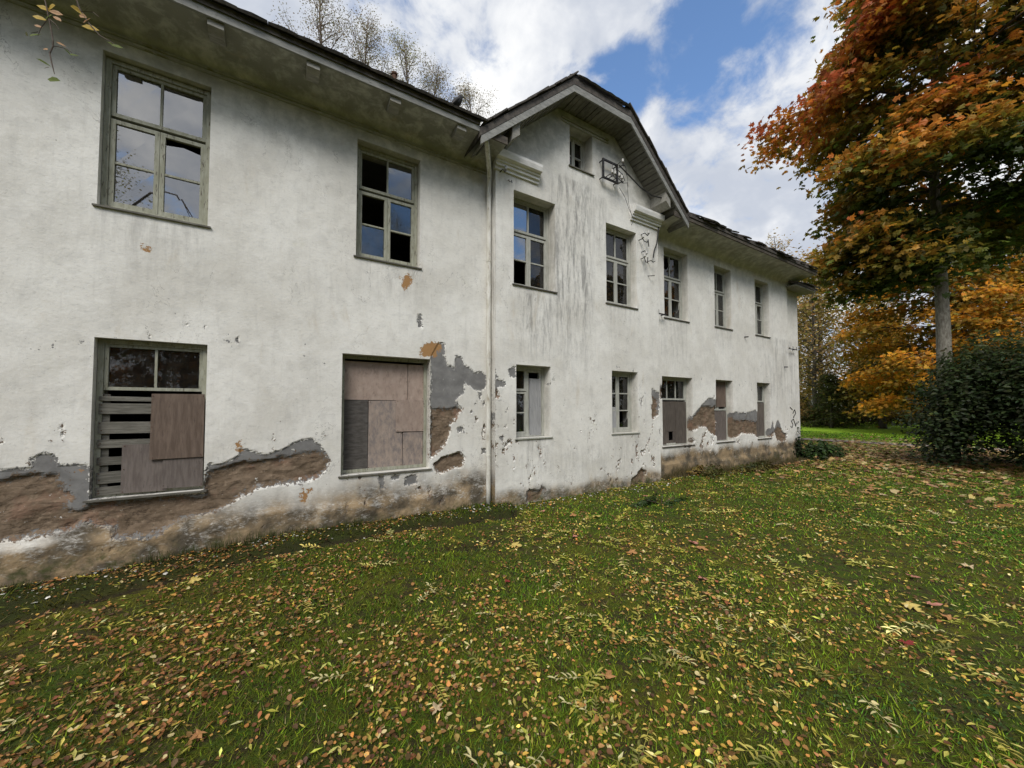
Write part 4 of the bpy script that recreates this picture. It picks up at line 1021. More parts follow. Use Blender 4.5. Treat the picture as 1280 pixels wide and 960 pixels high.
# ------------------------------------------------------------------ trees
def make_tree(name, label, cat, loc, H, r0, clear, prof, n_limbs, rise, droop, leaves_n, leaf, lsize, colfn, seed,
              bark='bark', clump=(0.5, 0.5, 0.2), sub=7, lean=(0, 0), group=None, leaf_tilt=1.05, twigs=True, crown_name='crown', az0=0.0, topfill=True, subang=0.85, extra=()):
    rr = random.Random(seed); rg = np.random.default_rng(seed)
    root = props(empty(name, loc), label, cat, group)
    b = MB()
    npt = 9
    tp = []
    for i in range(npt):
        f = i/(npt-1)
        tp.append(Vector((lean[0]*f*H+rr.gauss(0, 0.012)*H*f*0.6, lean[1]*f*H+rr.gauss(0, 0.012)*H*f*0.6, -0.15+(H+0.15)*f)))
    rad = [r0*(1.25 if i == 0 else 1.0)*(1-0.93*(i/(npt-1))**1.1)+0.008 for i in range(npt)]
    b.tube(tp, rad, 10)
    lb = MB()
    def trunk_at(z):
        f = min(max((z+0.15)/(H+0.15), 0), 1)*(npt-1); i = min(int(f), npt-2)
        return tp[i].lerp(tp[i+1], f-i), rad[i]+(rad[i+1]-rad[i])*(f-i)
    cen = []; lim_dir = []
    for k in range(n_limbs+len(extra)):
        f = (k+rr.uniform(0.1, 0.9))/n_limbs
        z = clear+(H*0.98-clear)*f
        L = prof(f)*(rr.uniform(0.82, 1.12) if n_limbs < 42 else rr.uniform(0.62, 1.2)) if f < 1 else 1.0
        az = az0+k*2.399963+rr.uniform(-0.35, 0.35)
        if k >= n_limbs:
            z, az, L = extra[k-n_limbs]; f = 0.02
        p0, tr = trunk_at(z-0.12*L*rise)
        pts = [p0]; d = Vector((math.cos(az), math.sin(az), rise*rr.uniform(0.8, 1.2))).normalized()
        nseg = 7; p = p0.copy()
        for s in range(nseg):
            d = (d+Vector((rr.gauss(0, 0.1), rr.gauss(0, 0.1), -droop*(s/nseg)+rr.gauss(0, 0.05)))).normalized()
            p = p+d*(L/nseg); pts.append(p.copy())
        rl = max(min(tr*0.55, 0.022*L+0.01), 0.008)
        lb.tube(pts, [rl*(1-0.85*s/nseg)+0.004 for s in range(nseg+1)], 5, cap=False)
        for s in range(sub):
            t = 0.14+0.86*(s+rr.random())/sub
            i = min(int(t*nseg), nseg-1); q = pts[i].lerp(pts[i+1], t*nseg-i)
            dd = (pts[i+1]-pts[i]).normalized(); sd = 1 if s % 2 else -1
            side = dd.cross(Vector((0, 0, 1))).normalized()*sd
            sl = L*0.42*(1.15-0.75*t)*rr.uniform(0.7, 1.25)+0.1
            e = (dd*math.cos(subang)+side*math.sin(subang)+Vector((0, 0, rr.uniform(-0.1, 0.35)*max(rise, 0.3)))).normalized()
            q2 = q+e*sl*0.55+Vector((0, 0, 0.03*sl)); q3 = q+e*sl+Vector((0, 0, -droop*0.25*sl))
            lb.tube([q, q2, q3], [rl*0.4*(1-0.6*t)+0.004, rl*0.25*(1-0.6*t)+0.003, 0.003], 4, cap=False)
            for w, pt in ((0.5, q2), (1.0, q3)):
                cen.append((*pt, w, f))
        cen.append((*pts[-1], 1.0, f)); cen.append((*pts[-2], 0.7, f))
    b.build('trunk', M[bark], root, smooth_shade=True)
    lb.build('limbs', M['bark_dark' if bark != 'twig' else 'twig'], root, smooth_shade=True)
    cen = np.array(cen)
    pr = cen[:, 3]/cen[:, 3].sum()
    pick = rg.choice(len(cen), leaves_n, p=pr)
    crand = rg.random(len(cen))
    off = rg.normal(0, 1, (leaves_n, 3))*np.array(clump)
    off[:, 2] -= 0.25*(off[:, 0]**2+off[:, 1]**2)/(clump[0]+1e-6)
    P = cen[pick, :3]+off
    axis = np.array([lean[0], lean[1]])
    rel = (P[:, :2]-P[:, 2:3]*axis)
    dist = np.linalg.norm(rel, axis=1)/(prof(0.35)+1e-6)
    hh = np.clip((P[:, 2]-clear)/(H-clear), 0, 1)
    cols = colfn(P, dist, hh, off[:, 2]/clump[2], crand[pick], rg)
    tilt = np.abs(rg.normal(0, leaf_tilt, leaves_n)); td = np.arctan2(rel[:, 1], rel[:, 0])+rg.normal(0, 1.0, leaves_n)
    yaw = rg.uniform(0, 2*np.pi, leaves_n)
    me = scatter_mesh(crown_name, leaf[0], leaf[1], P, rots(yaw, tilt, td), lsize*rg.uniform(0.65, 1.3, leaves_n), cols)
    link(crown_name, me, M['leaf'], root)
    return root
def pal(*cols):
    return np.array(cols, float)
def ramp(t, cols):
    t = np.clip(t, 0, 0.9999)*(len(cols)-1); i = t.astype(int); f = (t-i)[:, None]
    return cols[i]*(1-f)+cols[i+1]*f
def jitter(c, rg, s=0.25):
    return c*np.exp(rg.normal(0, s, (len(c), 1)))*np.exp(rg.normal(0, s*0.4, c.shape))
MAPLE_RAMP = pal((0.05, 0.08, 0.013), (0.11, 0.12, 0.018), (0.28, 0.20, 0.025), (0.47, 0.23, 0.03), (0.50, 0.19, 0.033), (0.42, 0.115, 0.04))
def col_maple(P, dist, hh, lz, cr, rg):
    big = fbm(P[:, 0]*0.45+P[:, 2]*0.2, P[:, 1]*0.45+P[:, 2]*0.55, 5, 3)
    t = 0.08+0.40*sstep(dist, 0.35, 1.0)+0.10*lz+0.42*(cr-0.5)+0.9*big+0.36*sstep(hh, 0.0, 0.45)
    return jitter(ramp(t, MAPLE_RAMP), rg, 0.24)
def col_orange(P, dist, hh, lz, cr, rg):
    big = fbm(P[:, 0]*0.4, P[:, 1]*0.4+P[:, 2]*0.6, 15, 3)
    t = 0.62+0.16*lz+0.35*(cr-0.5)+0.8*big-0.1*hh
    return jitter(ramp(t, pal((0.17, 0.14, 0.02), (0.40, 0.23, 0.03), (0.68, 0.32, 0.03), (0.80, 0.38, 0.04))), rg, 0.2)
def col_olive(P, dist, hh, lz, cr, rg):
    t = 0.45+0.15*lz+0.5*(cr-0.5)+0.7*fbm(P[:, 0]*0.4, P[:, 2]*0.5, 25, 3)
    return jitter(ramp(t, pal((0.10, 0.10, 0.018), (0.24, 0.18, 0.03), (0.40, 0.24, 0.045), (0.50, 0.26, 0.05))), rg, 0.22)
def col_tan(P, dist, hh, lz, cr, rg):
    t = 0.5+0.6*(cr-0.5)+0.15*lz
    return jitter(ramp(t, pal((0.22, 0.18, 0.06), (0.38, 0.26, 0.09), (0.48, 0.30, 0.11))), rg, 0.22)
def col_grey(P, dist, hh, lz, cr, rg):
    return jitter(ramp(0.5+0.8*(cr-0.5), pal((0.16, 0.13, 0.07), (0.30, 0.25, 0.12))), rg, 0.25)
def col_greydark(P, dist, hh, lz, cr, rg):
    return jitter(ramp(0.5+0.8*(cr-0.5), pal((0.05, 0.065, 0.016), (0.10, 0.11, 0.025))), rg, 0.25)
def col_lime(P, dist, hh, lz, cr, rg):
    return jitter(ramp(0.5+0.8*(cr-0.5), pal((0.17, 0.16, 0.04), (0.30, 0.26, 0.07))), rg, 0.25)

# the big maple beyond the end of the house
def prof_big(f):
    return float(np.interp(f, [0, 0.08, 0.25, 0.45, 0.6, 0.8, 1.0], [2.8, 3.4, 4.1, 4.45, 4.3, 3.6, 1.0]))
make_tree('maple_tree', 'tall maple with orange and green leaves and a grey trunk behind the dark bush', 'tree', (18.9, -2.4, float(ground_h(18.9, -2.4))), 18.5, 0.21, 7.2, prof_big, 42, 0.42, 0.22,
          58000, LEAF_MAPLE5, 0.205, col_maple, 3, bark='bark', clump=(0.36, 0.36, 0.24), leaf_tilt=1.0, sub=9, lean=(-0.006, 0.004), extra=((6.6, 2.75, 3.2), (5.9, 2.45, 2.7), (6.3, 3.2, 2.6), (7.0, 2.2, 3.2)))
# orange maples farther back
def prof_o(f): return float(np.interp(f, [0, 0.2, 0.5, 0.8, 1.0], [3.9, 4.4, 4.2, 3.3, 0.8]))
def at_cam(r, D):     # metres to the right of and ahead of the standpoint, on the ground
    x = r*0.8526+D*0.5225; y = -5.51-r*0.5225+D*0.8526
    return (x, y, float(ground_h(x, y)))
make_tree('orange_maple', 'bright orange maple glowing between the maple trunk and the distant woods', 'tree', at_cam(26.9, 23.5), 14.8, 0.26, 1.6, prof_o, 40, 0.35, 0.28, 32000, LEAF_MAPLE5, 0.23, col_orange, 8, bark='bark_dark', clump=(0.5, 0.5, 0.2), sub=7)
make_tree('olive_maple', 'yellow olive maple with dark level branches at the right edge', 'tree', at_cam(33.5, 24.0), 15.5, 0.30, 3.6, prof_o, 32, 0.25, 0.2, 24000, LEAF_MAPLE5, 0.24, col_olive, 9, bark='bark_dark', clump=(0.55, 0.55, 0.2), sub=7)
make_tree('low_maple', 'low spreading olive maple in front of the distant woods', 'tree', at_cam(29.5, 30.0), 5.6, 0.24, 2.2, lambda f: float(np.interp(f, [0, .4, 1], [3.4, 3.0, .8])), 14, 0.2, 0.25, 7000, LEAF_MAPLE5, 0.24, col_olive, 10, bark='bark_dark', clump=(0.5, 0.5, 0.14), sub=6)
# woods at the far side of the lawn
wood_labels = []
def prof_w(f): return float(np.interp(f, [0, 0.3, 0.7, 1.0], [1.7, 2.9, 2.3, 0.5]))
W1 = make_tree('wood_tree', 'thin brown leaved tree at the edge of the woods just right of the end wall', 'tree', at_cam(26.6, 33), 15.5, 0.20, 3.0, prof_w, 34, 0.9, 0.2, 4200, LEAF_OVAL, 0.24, col_tan, 21, bark='bark_dark', clump=(0.55, 0.55, 0.4), sub=6, group='trees of the far woods')
W2 = make_tree('wood_tree', 'sparse olive tree with a forked crown in the far woods', 'tree', at_cam(29.5, 36), 14.0, 0.18, 2.0, prof_w, 30, 0.8, 0.2, 4600, LEAF_OVAL, 0.24, col_olive, 22, bark='bark_dark', clump=(0.6, 0.6, 0.4), sub=6, group='trees of the far woods')
W3 = make_tree('wood_tree', 'nearly bare tall tree standing above the far woods', 'tree', at_cam(33, 40), 18.0, 0.2, 4.0, prof_w, 36, 1.1, 0.15, 2600, LEAF_OVAL, 0.2, col_tan, 23, bark='bark_dark', clump=(0.5, 0.5, 0.5), sub=6, group='trees of the far woods')
W4 = make_tree('wood_tree', 'golden leaved tree in the middle of the far woods', 'tree', at_cam(33.5, 34), 10.5, 0.2, 1.4, prof_w, 30, 0.7, 0.2, 5200, LEAF_OVAL, 0.26, col_orange, 24, bark='bark_dark', clump=(0.6, 0.6, 0.35), sub=6, group='trees of the far woods')
rw = random.Random(5)
spots = [(W1, 29.5, 44), (W2, 34, 47), (W3, 28.6, 40), (W1, 38, 48), (W2, 41.5, 44), (W4, 47, 50), (W3, 41, 55), (W1, 46, 46), (W2, 52, 52), (W1, 58, 58), (W4, 40, 40), (W2, 33, 60), (W3, 37, 62), (W1, 42, 66), (W2, 50, 68), (W1, 31, 52), (W4, 60, 48), (W2, 66, 56), (W1, 74, 60), (W3, 27, 55), (W2, 24.5, 58)]
for i, (src, r, D) in enumerate(spots):
    c = copy_thing(src, at_cam(r, D), rw.uniform(0, 6.28), rw.uniform(0.85, 1.15))
    c['label'] = 'slender autumn tree standing deep inside the far woods'; c['group'] = 'slender trees deep in the woods'
W5 = make_tree('fir_tree', 'small dark evergreen with low branches at the edge of the woods', 'tree', at_cam(26.3, 31), 4.6, 0.12, 0.5, lambda f: float(np.interp(f, [0, 1], [1.6, 0.2])), 26, 0.1, 0.3, 6000, LEAF_LONG, 0.22, col_greydark, 31, bark='bark_dark', clump=(0.3, 0.3, 0.12), sub=6)
# far shrubs, a mass of undergrowth along the wood edge
def bush_mesh(name, cx, cy, cz, rx, ry, rz, n, leaf, size, cols_fn, seed, mat='leaf', lumps=14, zmin=0.03, shell=0.55):
    rg = np.random.default_rng(seed)
    cen = []
    for k in range(lumps):
        a = rg.uniform(0, 2*np.pi); e = rg.uniform(-0.1, 1.0); q = rg.uniform(0.45, 0.85)
        cen.append((math.cos(a)*math.sqrt(max(0, 1-e*e*0.8))*q, math.sin(a)*math.sqrt(max(0, 1-e*e*0.8))*q, e*0.75, rg.uniform(0.28, 0.5)))
    cen = np.array(cen); pick = rg.integers(0, lumps, n)
    d = rg.normal(0, 1, (n, 3)); d /= np.linalg.norm(d, axis=1, keepdims=True)
    rad = rg.random(n)**shell
    P = cen[pick, :3]+d*rad[:, None]*cen[pick, 3:4]
    if lumps > 20:      # stray shoots standing out of the mass
        m_ = n//14; k_ = 60
        sa = rg.uniform(0, 2*np.pi, k_); se = rg.uniform(0.1, 1.2, k_)
        ss = rg.integers(0, k_, m_); tt = rg.uniform(0.78, 1.16, m_)
        P[:m_] = np.stack([np.cos(sa[ss])*np.cos(se[ss]), np.sin(sa[ss])*np.cos(se[ss]), np.sin(se[ss])*0.92], -1)*tt[:, None]+rg.normal(0, 0.016, (m_, 3))
    P = P*np.array([rx, ry, rz])+np.array([0, 0, rz*0.12])
    ok = P[:, 2] > zmin; P = P[ok]; d = d[ok]; pick = pick[ok]
    m = len(P); cr = rg.random(lumps)[pick]
    cols = cols_fn(P, None, None, d[:, 2], cr, rg)
    td = np.arctan2(d[:, 1], d[:, 0])+rg.normal(0, 0.5, m); tilt = np.abs(rg.normal(0.75, 0.35, m))
    return scatter_mesh(name, leaf[0], leaf[1], P, rots(rg.uniform(0, 6.28, m), tilt, td), size*rg.uniform(0.6, 1.35, m), cols)
def col_bush(P, dist, hh, lz, cr, rg):
    big = fbm(P[:, 0]*1.3+P[:, 1]*0.9, P[:, 2]*2.6, 35, 3)
    return jitter(ramp(0.42+0.35*(cr-0.5)+0.16*lz+0.6*big, pal((0.018, 0.03, 0.009), (0.032, 0.05, 0.014), (0.095, 0.10, 0.025))), rg, 0.28)
def col_under(P, dist, hh, lz, cr, rg):
    return jitter(ramp(0.5+0.9*(cr-0.5), pal((0.05, 0.06, 0.014), (0.12, 0.105, 0.028), (0.24, 0.16, 0.045))), rg, 0.25)
def make_bush(name, label, cat, loc, rx, ry, rz, n, leaf, size, fn, seed, stems=8, group=None, lumps=14):
    root = props(empty(name, loc), label, cat, group)
    link('foliage', bush_mesh('foliage', 0, 0, 0, rx, ry, rz, n, leaf, size, fn, seed, lumps=lumps), M['leaf'], root)
    rr = random.Random(seed); b = MB()
    for i in range(stems):
        a = rr.uniform(0, 6.28); q = rr.uniform(0.2, 0.7)
        e = Vector((math.cos(a)*rx*q, math.sin(a)*ry*q, rz*rr.uniform(0.5, 0.9)))
        b.tube([Vector((math.cos(a)*0.12, math.sin(a)*0.12, -0.05)), e*0.5+Vector((0, 0, 0.1*rz)), e], [0.03*rz/2+.005, 0.02*rz/2+.004, 0.005], 5)
    b.build('stem', M['bark_dark'], root)
    return root
x, y, z = at_cam(14.3, 9.9)
make_bush('evergreen_bush', 'large dark green dense bush hiding the foot of the maple', 'bush', (x, y, z), 2.75, 2.6, 3.4, 52000, LEAF_OVAL, 0.105, col_bush, 41, stems=16, lumps=34)
U1 = make_bush('undergrowth_bush', 'low dark shrub under the trees at the far lawn edge', 'bush', at_cam(27.5, 34), 2.4, 1.8, 1.9, 5000, LEAF_OVAL, 0.2, col_under, 51, stems=5, group='shrubs along the far lawn edge')
for i, (r, D, s) in enumerate([(25.2, 36, 0.8), (30.5, 35, 1.0), (33.5, 36.5, 1.15), (36.5, 36, 0.9), (39.5, 38, 1.2), (43, 38, 1.0), (47, 40, 1.3), (52, 42, 1.2), (57, 44, 1.3), (29, 48, 1.7), (36, 50, 1.8), (44, 54, 2.0), (24, 50, 1.6), (54, 56, 2.0), (64, 60, 2.2)]):
    copy_thing(U1, at_cam(r, D), i*1.3, s)
# pale house glimpsed through the woods
hx, hy, hz = at_cam(47.5, 54)
dh = props(empty('distant_house', (hx, hy, 0), R(20)), 'pale grey house glimpsed through the distant tree trunks', 'house')
M['far_wall'] = grain_mat('pale house render', (0.5, 0.52, 0.55), (0.58, 0.6, 0.62), (1, 1, 1), 1, 0.9, 0.1)
M['far_roof'] = grain_mat('grey sheet roof', (0.2, 0.2, 0.21), (0.27, 0.27, 0.28), (1, 1, 1), 1, 0.8, 0.1)
M['far_pane'] = grain_mat('dark far window', (0.03, 0.03, 0.035), (0.05, 0.05, 0.055), (1, 1, 1), 1, 0.2, 0.05)
MB().box(-7, 7, -3.5, 3.5, -0.2, 3.1).build('wall', M['far_wall'], dh)
MB().prism_x([(-4.0, 3.0), (4.0, 3.0), (0, 5.4)], -7.3, 7.3).build('roof', M['far_roof'], dh)
for k in range(5):
    w_ = MB().box(-5.6+k*2.5, -4.6+k*2.5, -3.56, -3.48, 0.95, 2.15).build('window', M['frame_white'], dh)
    MB().box(-5.53+k*2.5, -4.67+k*2.5, -3.575, -3.565, 1.02, 2.08).build('pane', M['far_pane'], w_)
# sparse trees behind the roof
def prof_b(f): return float(np.interp(f, [0, 0.3, 0.75, 1.0], [1.6, 2.6, 2.4, 0.9]))
for i, (x, h, n, fn, lab, sd_) in enumerate([
    (1.3, 22.9, 5200, col_grey, 'nearly bare tree behind the roof, leftmost and tallest of the row', 61),
    (3.6, 22.0, 4600, col_grey, 'nearly bare tree with a rounded top behind the middle of the near roof', 62),
    (5.3, 21.6, 3000, col_lime, 'tree behind the roof that still keeps a tuft of yellow green leaves', 63),
    (7.2, 21.4, 4800, col_grey, 'nearly bare bushy tree behind the roof above the bird', 64),
    (9.2, 20.6, 4600, col_grey, 'lowest nearly bare tree behind the roof, next to the gable', 65)]):
    make_tree('bare_tree', lab, 'tree', (x, 14.0+0.5*(i % 2), 0), h, 0.16, 7.0, prof_b, 44, 1.7, 0.05, int(n*2.8), LEAF_OVAL, 0.066, fn, sd_, bark='twig', clump=(0.22, 0.22, 0.3), sub=8, group=None, subang=0.6)
make_tree('bare_tree', 'small bare tree top showing past the far roof corner', 'tree', (24.5, 12.0, 0), 12.5, 0.14, 4.0, prof_b, 30, 1.5, 0.05, 2500, LEAF_OVAL, 0.1, col_grey, 66, bark='twig', clump=(0.3, 0.3, 0.3), sub=7, subang=0.6)

# ------------------------------------------------------------------ birch behind the standpoint with a twig hanging into view
birch = make_tree('birch_tree', 'birch beside the standpoint, its twig with yellow and green leaves hanging at the top left', 'tree', (-5.2, -9.5, 0), 11.5, 0.13, 3.2, lambda f: float(np.interp(f, [0, .4, 1], [1.8, 2.3, .4])), 26, 0.9, 0.5, 5200, LEAF_OVAL, 0.07, col_lime, 71, bark='bark_birch', clump=(0.3, 0.3, 0.35), sub=6)
bx, by, bz = birch.location
def bl(p): return (p[0]-bx, p[1]-by, p[2]-bz)
b = MB()
limb = [(-5.2, -9.5, 4.2), (-4.2, -7.4, 5.1), (-3.1, -5.2, 5.6), (-2.1, -3.4, 5.6), (-1.5, -2.5, 5.2), (-1.27, -2.17, 4.75)]
b.tube([bl(p) for p in limb], [0.05, 0.04, 0.03, 0.02, 0.012, 0.006], 6)
tw1 = [(-1.27, -2.17, 4.75), (-1.27, -2.15, 4.35), (-1.27, -2.15, 4.17), (-1.24, -2.17, 4.03), (-1.22, -2.18, 3.92), (-1.22, -2.18, 3.88), (-1.235, -2.17, 3.84), (-1.22, -2.18, 3.77), (-1.205, -2.19, 3.71)]
tw2 = [(-1.5, -2.5, 5.2), (-1.25, -2.3, 4.6), (-1.12, -2.25, 4.22), (-1.09, -2.26, 4.12), (-1.04, -2.29, 4.03), (-0.98, -2.33, 3.95), (-0.90, -2.375, 3.895)]
for tw in (tw1, tw2): b.tube([bl(p) for p in tw], [0.006]+[0.0035]*(len(tw)-2)+[0.002], 5)
for q in ([(-1.22, -2.18, 3.885), (-1.19, -2.2, 3.88), (-1.155, -2.22, 3.87), (-1.12, -2.24, 3.845)], [(-1.25, -2.16, 4.06), (-1.285, -2.14, 4.0), (-1.30, -2.13, 3.95)], [(-1.24, -2.17, 4.05), (-1.21, -2.19, 4.02), (-1.19, -2.2, 3.985)], [(-1.30, -2.13, 3.975), (-1.34, -2.10, 3.972)], [(-1.08, -2.27, 4.1), (-1.02, -2.3, 4.10), (-0.99, -2.32, 4.07)]):
    b.tube([bl(p) for p in q], [0.0025]*(len(q)-1)+[0.0015], 4)
b.build('hanging_twig', M['twig'], birch)
Yl, Gl, Ol = (0.55, 0.38, 0.07), (0.13, 0.17, 0.03), (0.5, 0.3, 0.16)
for (p, c, s) in [((-1.205, -2.195, 3.67), Gl, 0.058), ((-1.265, -2.15, 3.785), Gl, 0.048), ((-1.25, -2.16, 3.75), (0.12, 0.1, 0.06), 0.026), ((-1.11, -2.245, 3.83), Gl, 0.036), ((-1.14, -2.23, 3.845), Gl, 0.034), ((-1.31, -2.13, 3.95), Gl, 0.055), ((-1.36, -2.09, 3.965), (0.1, 0.1, 0.04), 0.026),
                  ((-1.26, -2.15, 3.87), Ol, 0.032), ((-1.18, -2.2, 3.90), Ol, 0.034), ((-1.295, -2.135, 4.06), Yl, 0.05), ((-1.27, -2.15, 4.12), Yl, 0.055), ((-1.235, -2.17, 4.13), Yl, 0.055), ((-1.21, -2.19, 4.09), Ol, 0.05), ((-1.20, -2.2, 4.05), Ol, 0.04), ((-1.25, -2.16, 4.07), Gl, 0.05), ((-1.30, -2.13, 4.01), Ol, 0.03),
                  ((-1.10, -2.255, 4.11), Yl, 0.06), ((-1.05, -2.285, 4.045), (0.3, 0.16, 0.07), 0.045), ((-1.03, -2.295, 4.0), Yl, 0.062), ((-1.07, -2.275, 4.07), Ol, 0.04), ((-0.89, -2.38, 3.885), Gl, 0.045), ((-0.915, -2.365, 3.90), Gl, 0.036), ((-1.23, -2.17, 4.2), Yl, 0.06), ((-1.3, -2.14, 4.22), Yl, 0.05), ((-1.1, -2.25, 4.2), Ol, 0.05)]:
    rg = np.random.default_rng(int(abs(p[0]*1e5)+abs(p[2]*1e4)))
    me = scatter_mesh('leaf', LEAF_OVAL[0], LEAF_OVAL[1], np.array([[0., 0, 0]]), rots(rg.uniform(0, 6.28, 1), rg.uniform(0.9, 1.5, 1), np.array([-1.9+rg.normal(0, 0.5)])), np.array([s*1.25]), np.array([c]))
    link('leaf', me, M['leaf'], birch, bl(p))
# two more trees behind the standpoint that the window panes mirror
for (x, y, s, rz, lab) in ((-11.0, -19.0, 1.25, 0.4, 'birch far behind the standpoint mirrored in the window panes'), (6.5, -21.0, 1.35, 2.0, 'birch across the lawn opposite the gable')):
    c = birch.copy(); COL.objects.link(c); c.location = (x, y, 0); c.rotation_euler = (0, 0, rz); c.scale = (s,)*3; c['label'] = lab
    for ch in birch.children:
        if ch.name.split('.')[0] in ('trunk', 'crown', 'limbs'):
            d = ch.copy(); COL.objects.link(d); d.parent = c

# a belt of trees across the lawn behind the standpoint, seen only as dark reflections
belt = [t_ for t_ in bpy.data.objects if t_.name in ('olive_maple', 'low_maple', 'orange_maple')]
for i, (x, y, s) in enumerate([(-22, -24, 1.0), (-15, -29, 1.15), (-7, -33, 1.0), (-1.5, -26, 0.85), (1.5, -31, 1.1), (7.5, -27, 0.95), (12.5, -30, 1.15), (17.5, -25, 1.0), (23, -28, 1.1), (29, -23, 1.0), (34, -29, 1.2), (40, -22, 1.1), (47, -26, 1.2)]):
    c = copy_thing(belt[i % len(belt)] if i % 3 else W2, (x, y, 0), i*1.7, s)
    c['label'] = 'tree across the lawn behind the standpoint, mirrored in the window panes'; c['group'] = 'trees mirrored in the window panes'
    c2 = copy_thing(U1, (x+2.5, y+1.5, 0), i*0.9, 1.2)
    c2['label'] = 'shrub across the lawn behind the standpoint, mirrored in the window panes'; c2['group'] = 'shrubs mirrored in the window panes'

# ------------------------------------------------------------------ plants along the wall
def make_plant(name, label, cat, loc, rx, ry, h, n, size, fn, seed, leaf=LEAF_OVAL, group=None):
    root = props(empty(name, loc), label, cat, group)
    link('foliage', bush_mesh('foliage', 0, 0, 0, rx, ry, h, n, leaf, size, fn, seed, lumps=8, zmin=0.0), M['leaf'], root)
    b = MB(); rr = random.Random(seed)
    for i in range(6):
        a = rr.uniform(0, 6.28)
        b.tube([(0, 0, -0.03), (math.cos(a)*rx*0.3, math.sin(a)*ry*0.3, h*0.4), (math.cos(a)*rx*0.6, math.sin(a)*ry*0.6, h*0.75)], [0.008, 0.006, 0.003], 4)
    b.build('stem', M['twig'], root)
    return root
def col_weed(P, dist, hh, lz, cr, rg): return jitter(ramp(0.5+0.8*(cr-0.5)+0.2*lz, pal((0.025, 0.05, 0.012), (0.05, 0.085, 0.02))), rg, 0.25)
def gz(x, y): return float(ground_h(x, y))
make_plant('weed_patch', 'dark low weeds in the lawn in front of the gable', 'weeds', (5.55, -1.32, gz(5.55, -1.32)), 0.6, 0.22, 0.13, 700, 0.05, col_weed, 81)
make_plant('weed_patch', 'brownish scrubby growth against the foot of the far wing', 'weeds', (8.5, -0.30, gz(8.5, -0.3)), 0.75, 0.25, 0.2, 900, 0.06, col_under, 82)
make_plant('weed_patch', 'long low weeds along the foot of the wall near the house end', 'weeds', (11.3, -0.28, gz(11.3, -0.28)), 1.9, 0.25, 0.2, 1300, 0.07, col_under, 83)
make_plant('weed_patch', 'tall weeds beside the house corner', 'weeds', (14.75, -0.25, gz(14.75, -0.25)), 0.55, 0.35, 0.55, 1100, 0.10, col_weed, 84)
make_plant('weed_patch', 'straggling shrub growing past the end corner of the house', 'weeds', (15.9, -0.1, gz(15.9, -0.1)), 0.8, 0.5, 0.4, 1000, 0.10, col_weed, 85)
ivy = props(empty('ivy', (14.35, ANY-0.02, 0)), 'dark ivy climbing the foot of the narrow end wall', 'ivy')
rg = np.random.default_rng(86); n = 420
P = np.stack([rg.normal(0, 0.16, n)+0.05, -np.abs(rg.normal(0, 0.03, n)), np.abs(rg.normal(0, 0.38, n))], -1)
link('foliage', scatter_mesh('foliage', LEAF_OVAL[0], LEAF_OVAL[1], P, rots(rg.uniform(0, 6.28, n), np.abs(rg.normal(1.2, .3, n)), rg.normal(-1.57, .4, n)), rg.uniform(0.06, 0.12, n), jitter(np.tile([[0.02, 0.03, 0.009]], (n, 1)), rg, .3)), M['leaf'], ivy)
b = MB()
for k in range(4): b.tube([(0.02*k, -0.01, -0.05), (-0.1+0.08*k, -0.012, 0.4), (-0.15+0.1*k, -0.012, 0.85)], [0.01, 0.007, 0.003], 4)
b.build('stem', M['twig'], ivy)

# ------------------------------------------------------------------ grass
def lawn_points(n, d0, d1, power, half=R(78)):
    u = rng.random(n)
    a = 2-power
    d = (d0**a+(d1**a-d0**a)*u)**(1/a) if abs(a) > 1e-6 else d0*(d1/d0)**u
    az = R(58.5)+rng.uniform(-half, half, n)
    x = d*np.cos(az); y = -5.51+d*np.sin(az)
    ok = ((y < -0.03) | (x > 14.75)) & (x > -7.5)
    ok &= ~((x > 22.4) & (x < 25.6))
    return x[ok], y[ok], d[ok]
x, y, d = lawn_points(800000, 1.1, 34, 1.45)
n = len(x)
patch = fbm(x*0.8, y*0.8, 91, 4)+0.5*fbm(x*4, y*4, 92, 3)
keep = rng.random(n) < np.clip(0.70+1.6*patch, 0.16, 1.0)
x, y, d, patch = x[keep], y[keep], d[keep], patch[keep]; n = len(x)
z = ground_h(x, y)
e = edge_line(x)+0.12*fbm(x*3.0, x*0+1.5, 9, 4)
lip = np.exp(-((y-e-0.02)/0.05)**2)*(x < 3.2)
wallside = sstep(y, -0.35, -0.05)*(x < 14.6)
trn = np.exp(-((y-e+0.06)/0.06)**2)*(x < 3.2)
hgt = (0.010+0.026*rng.random(n)**2.0)*(1-0.75*trn)*(1+0.35*np.clip(patch*2, -1, 1))*(1+0.9*lip+0.6*wallside)*np.clip(0.85+0.03*d, 0.85, 1.6)
tuft = sstep(fbm(x*2.6, y*2.6, 107, 3)+0.4*fbm(x*9, y*9, 108, 2), 0.10, 0.24)
hgt = hgt*(1+0.5*tuft)
wid = (0.0010+0.0008*d)*rng.uniform(0.7, 1.3, n)
az = rng.uniform(0, 2*np.pi, n); lean = hgt*rng.uniform(0.6, 2.2, n)
ca, sa = np.cos(az), np.sin(az)
V = np.empty((n, 3, 3))
V[:, 0] = np.stack([x-sa*wid, y+ca*wid, z-0.004], -1); V[:, 1] = np.stack([x+sa*wid, y-ca*wid, z-0.004], -1)
V[:, 2] = np.stack([x+ca*lean, y+sa*lean, z+hgt], -1)
gt = np.clip(0.40+0.8*patch+0.07*np.clip(x-1, -4, 6)+rng.normal(0, 0.24, n), 0, 1)
gc = ramp(gt, pal((0.19, 0.16, 0.025), (0.21, 0.24, 0.016), (0.15, 0.25, 0.014), (0.07, 0.17, 0.016)))
gc = (0.62+0.32*sstep(x, -1, 3.5))[:, None]*gc*np.exp(rng.normal(0, 0.45, (n, 1)))
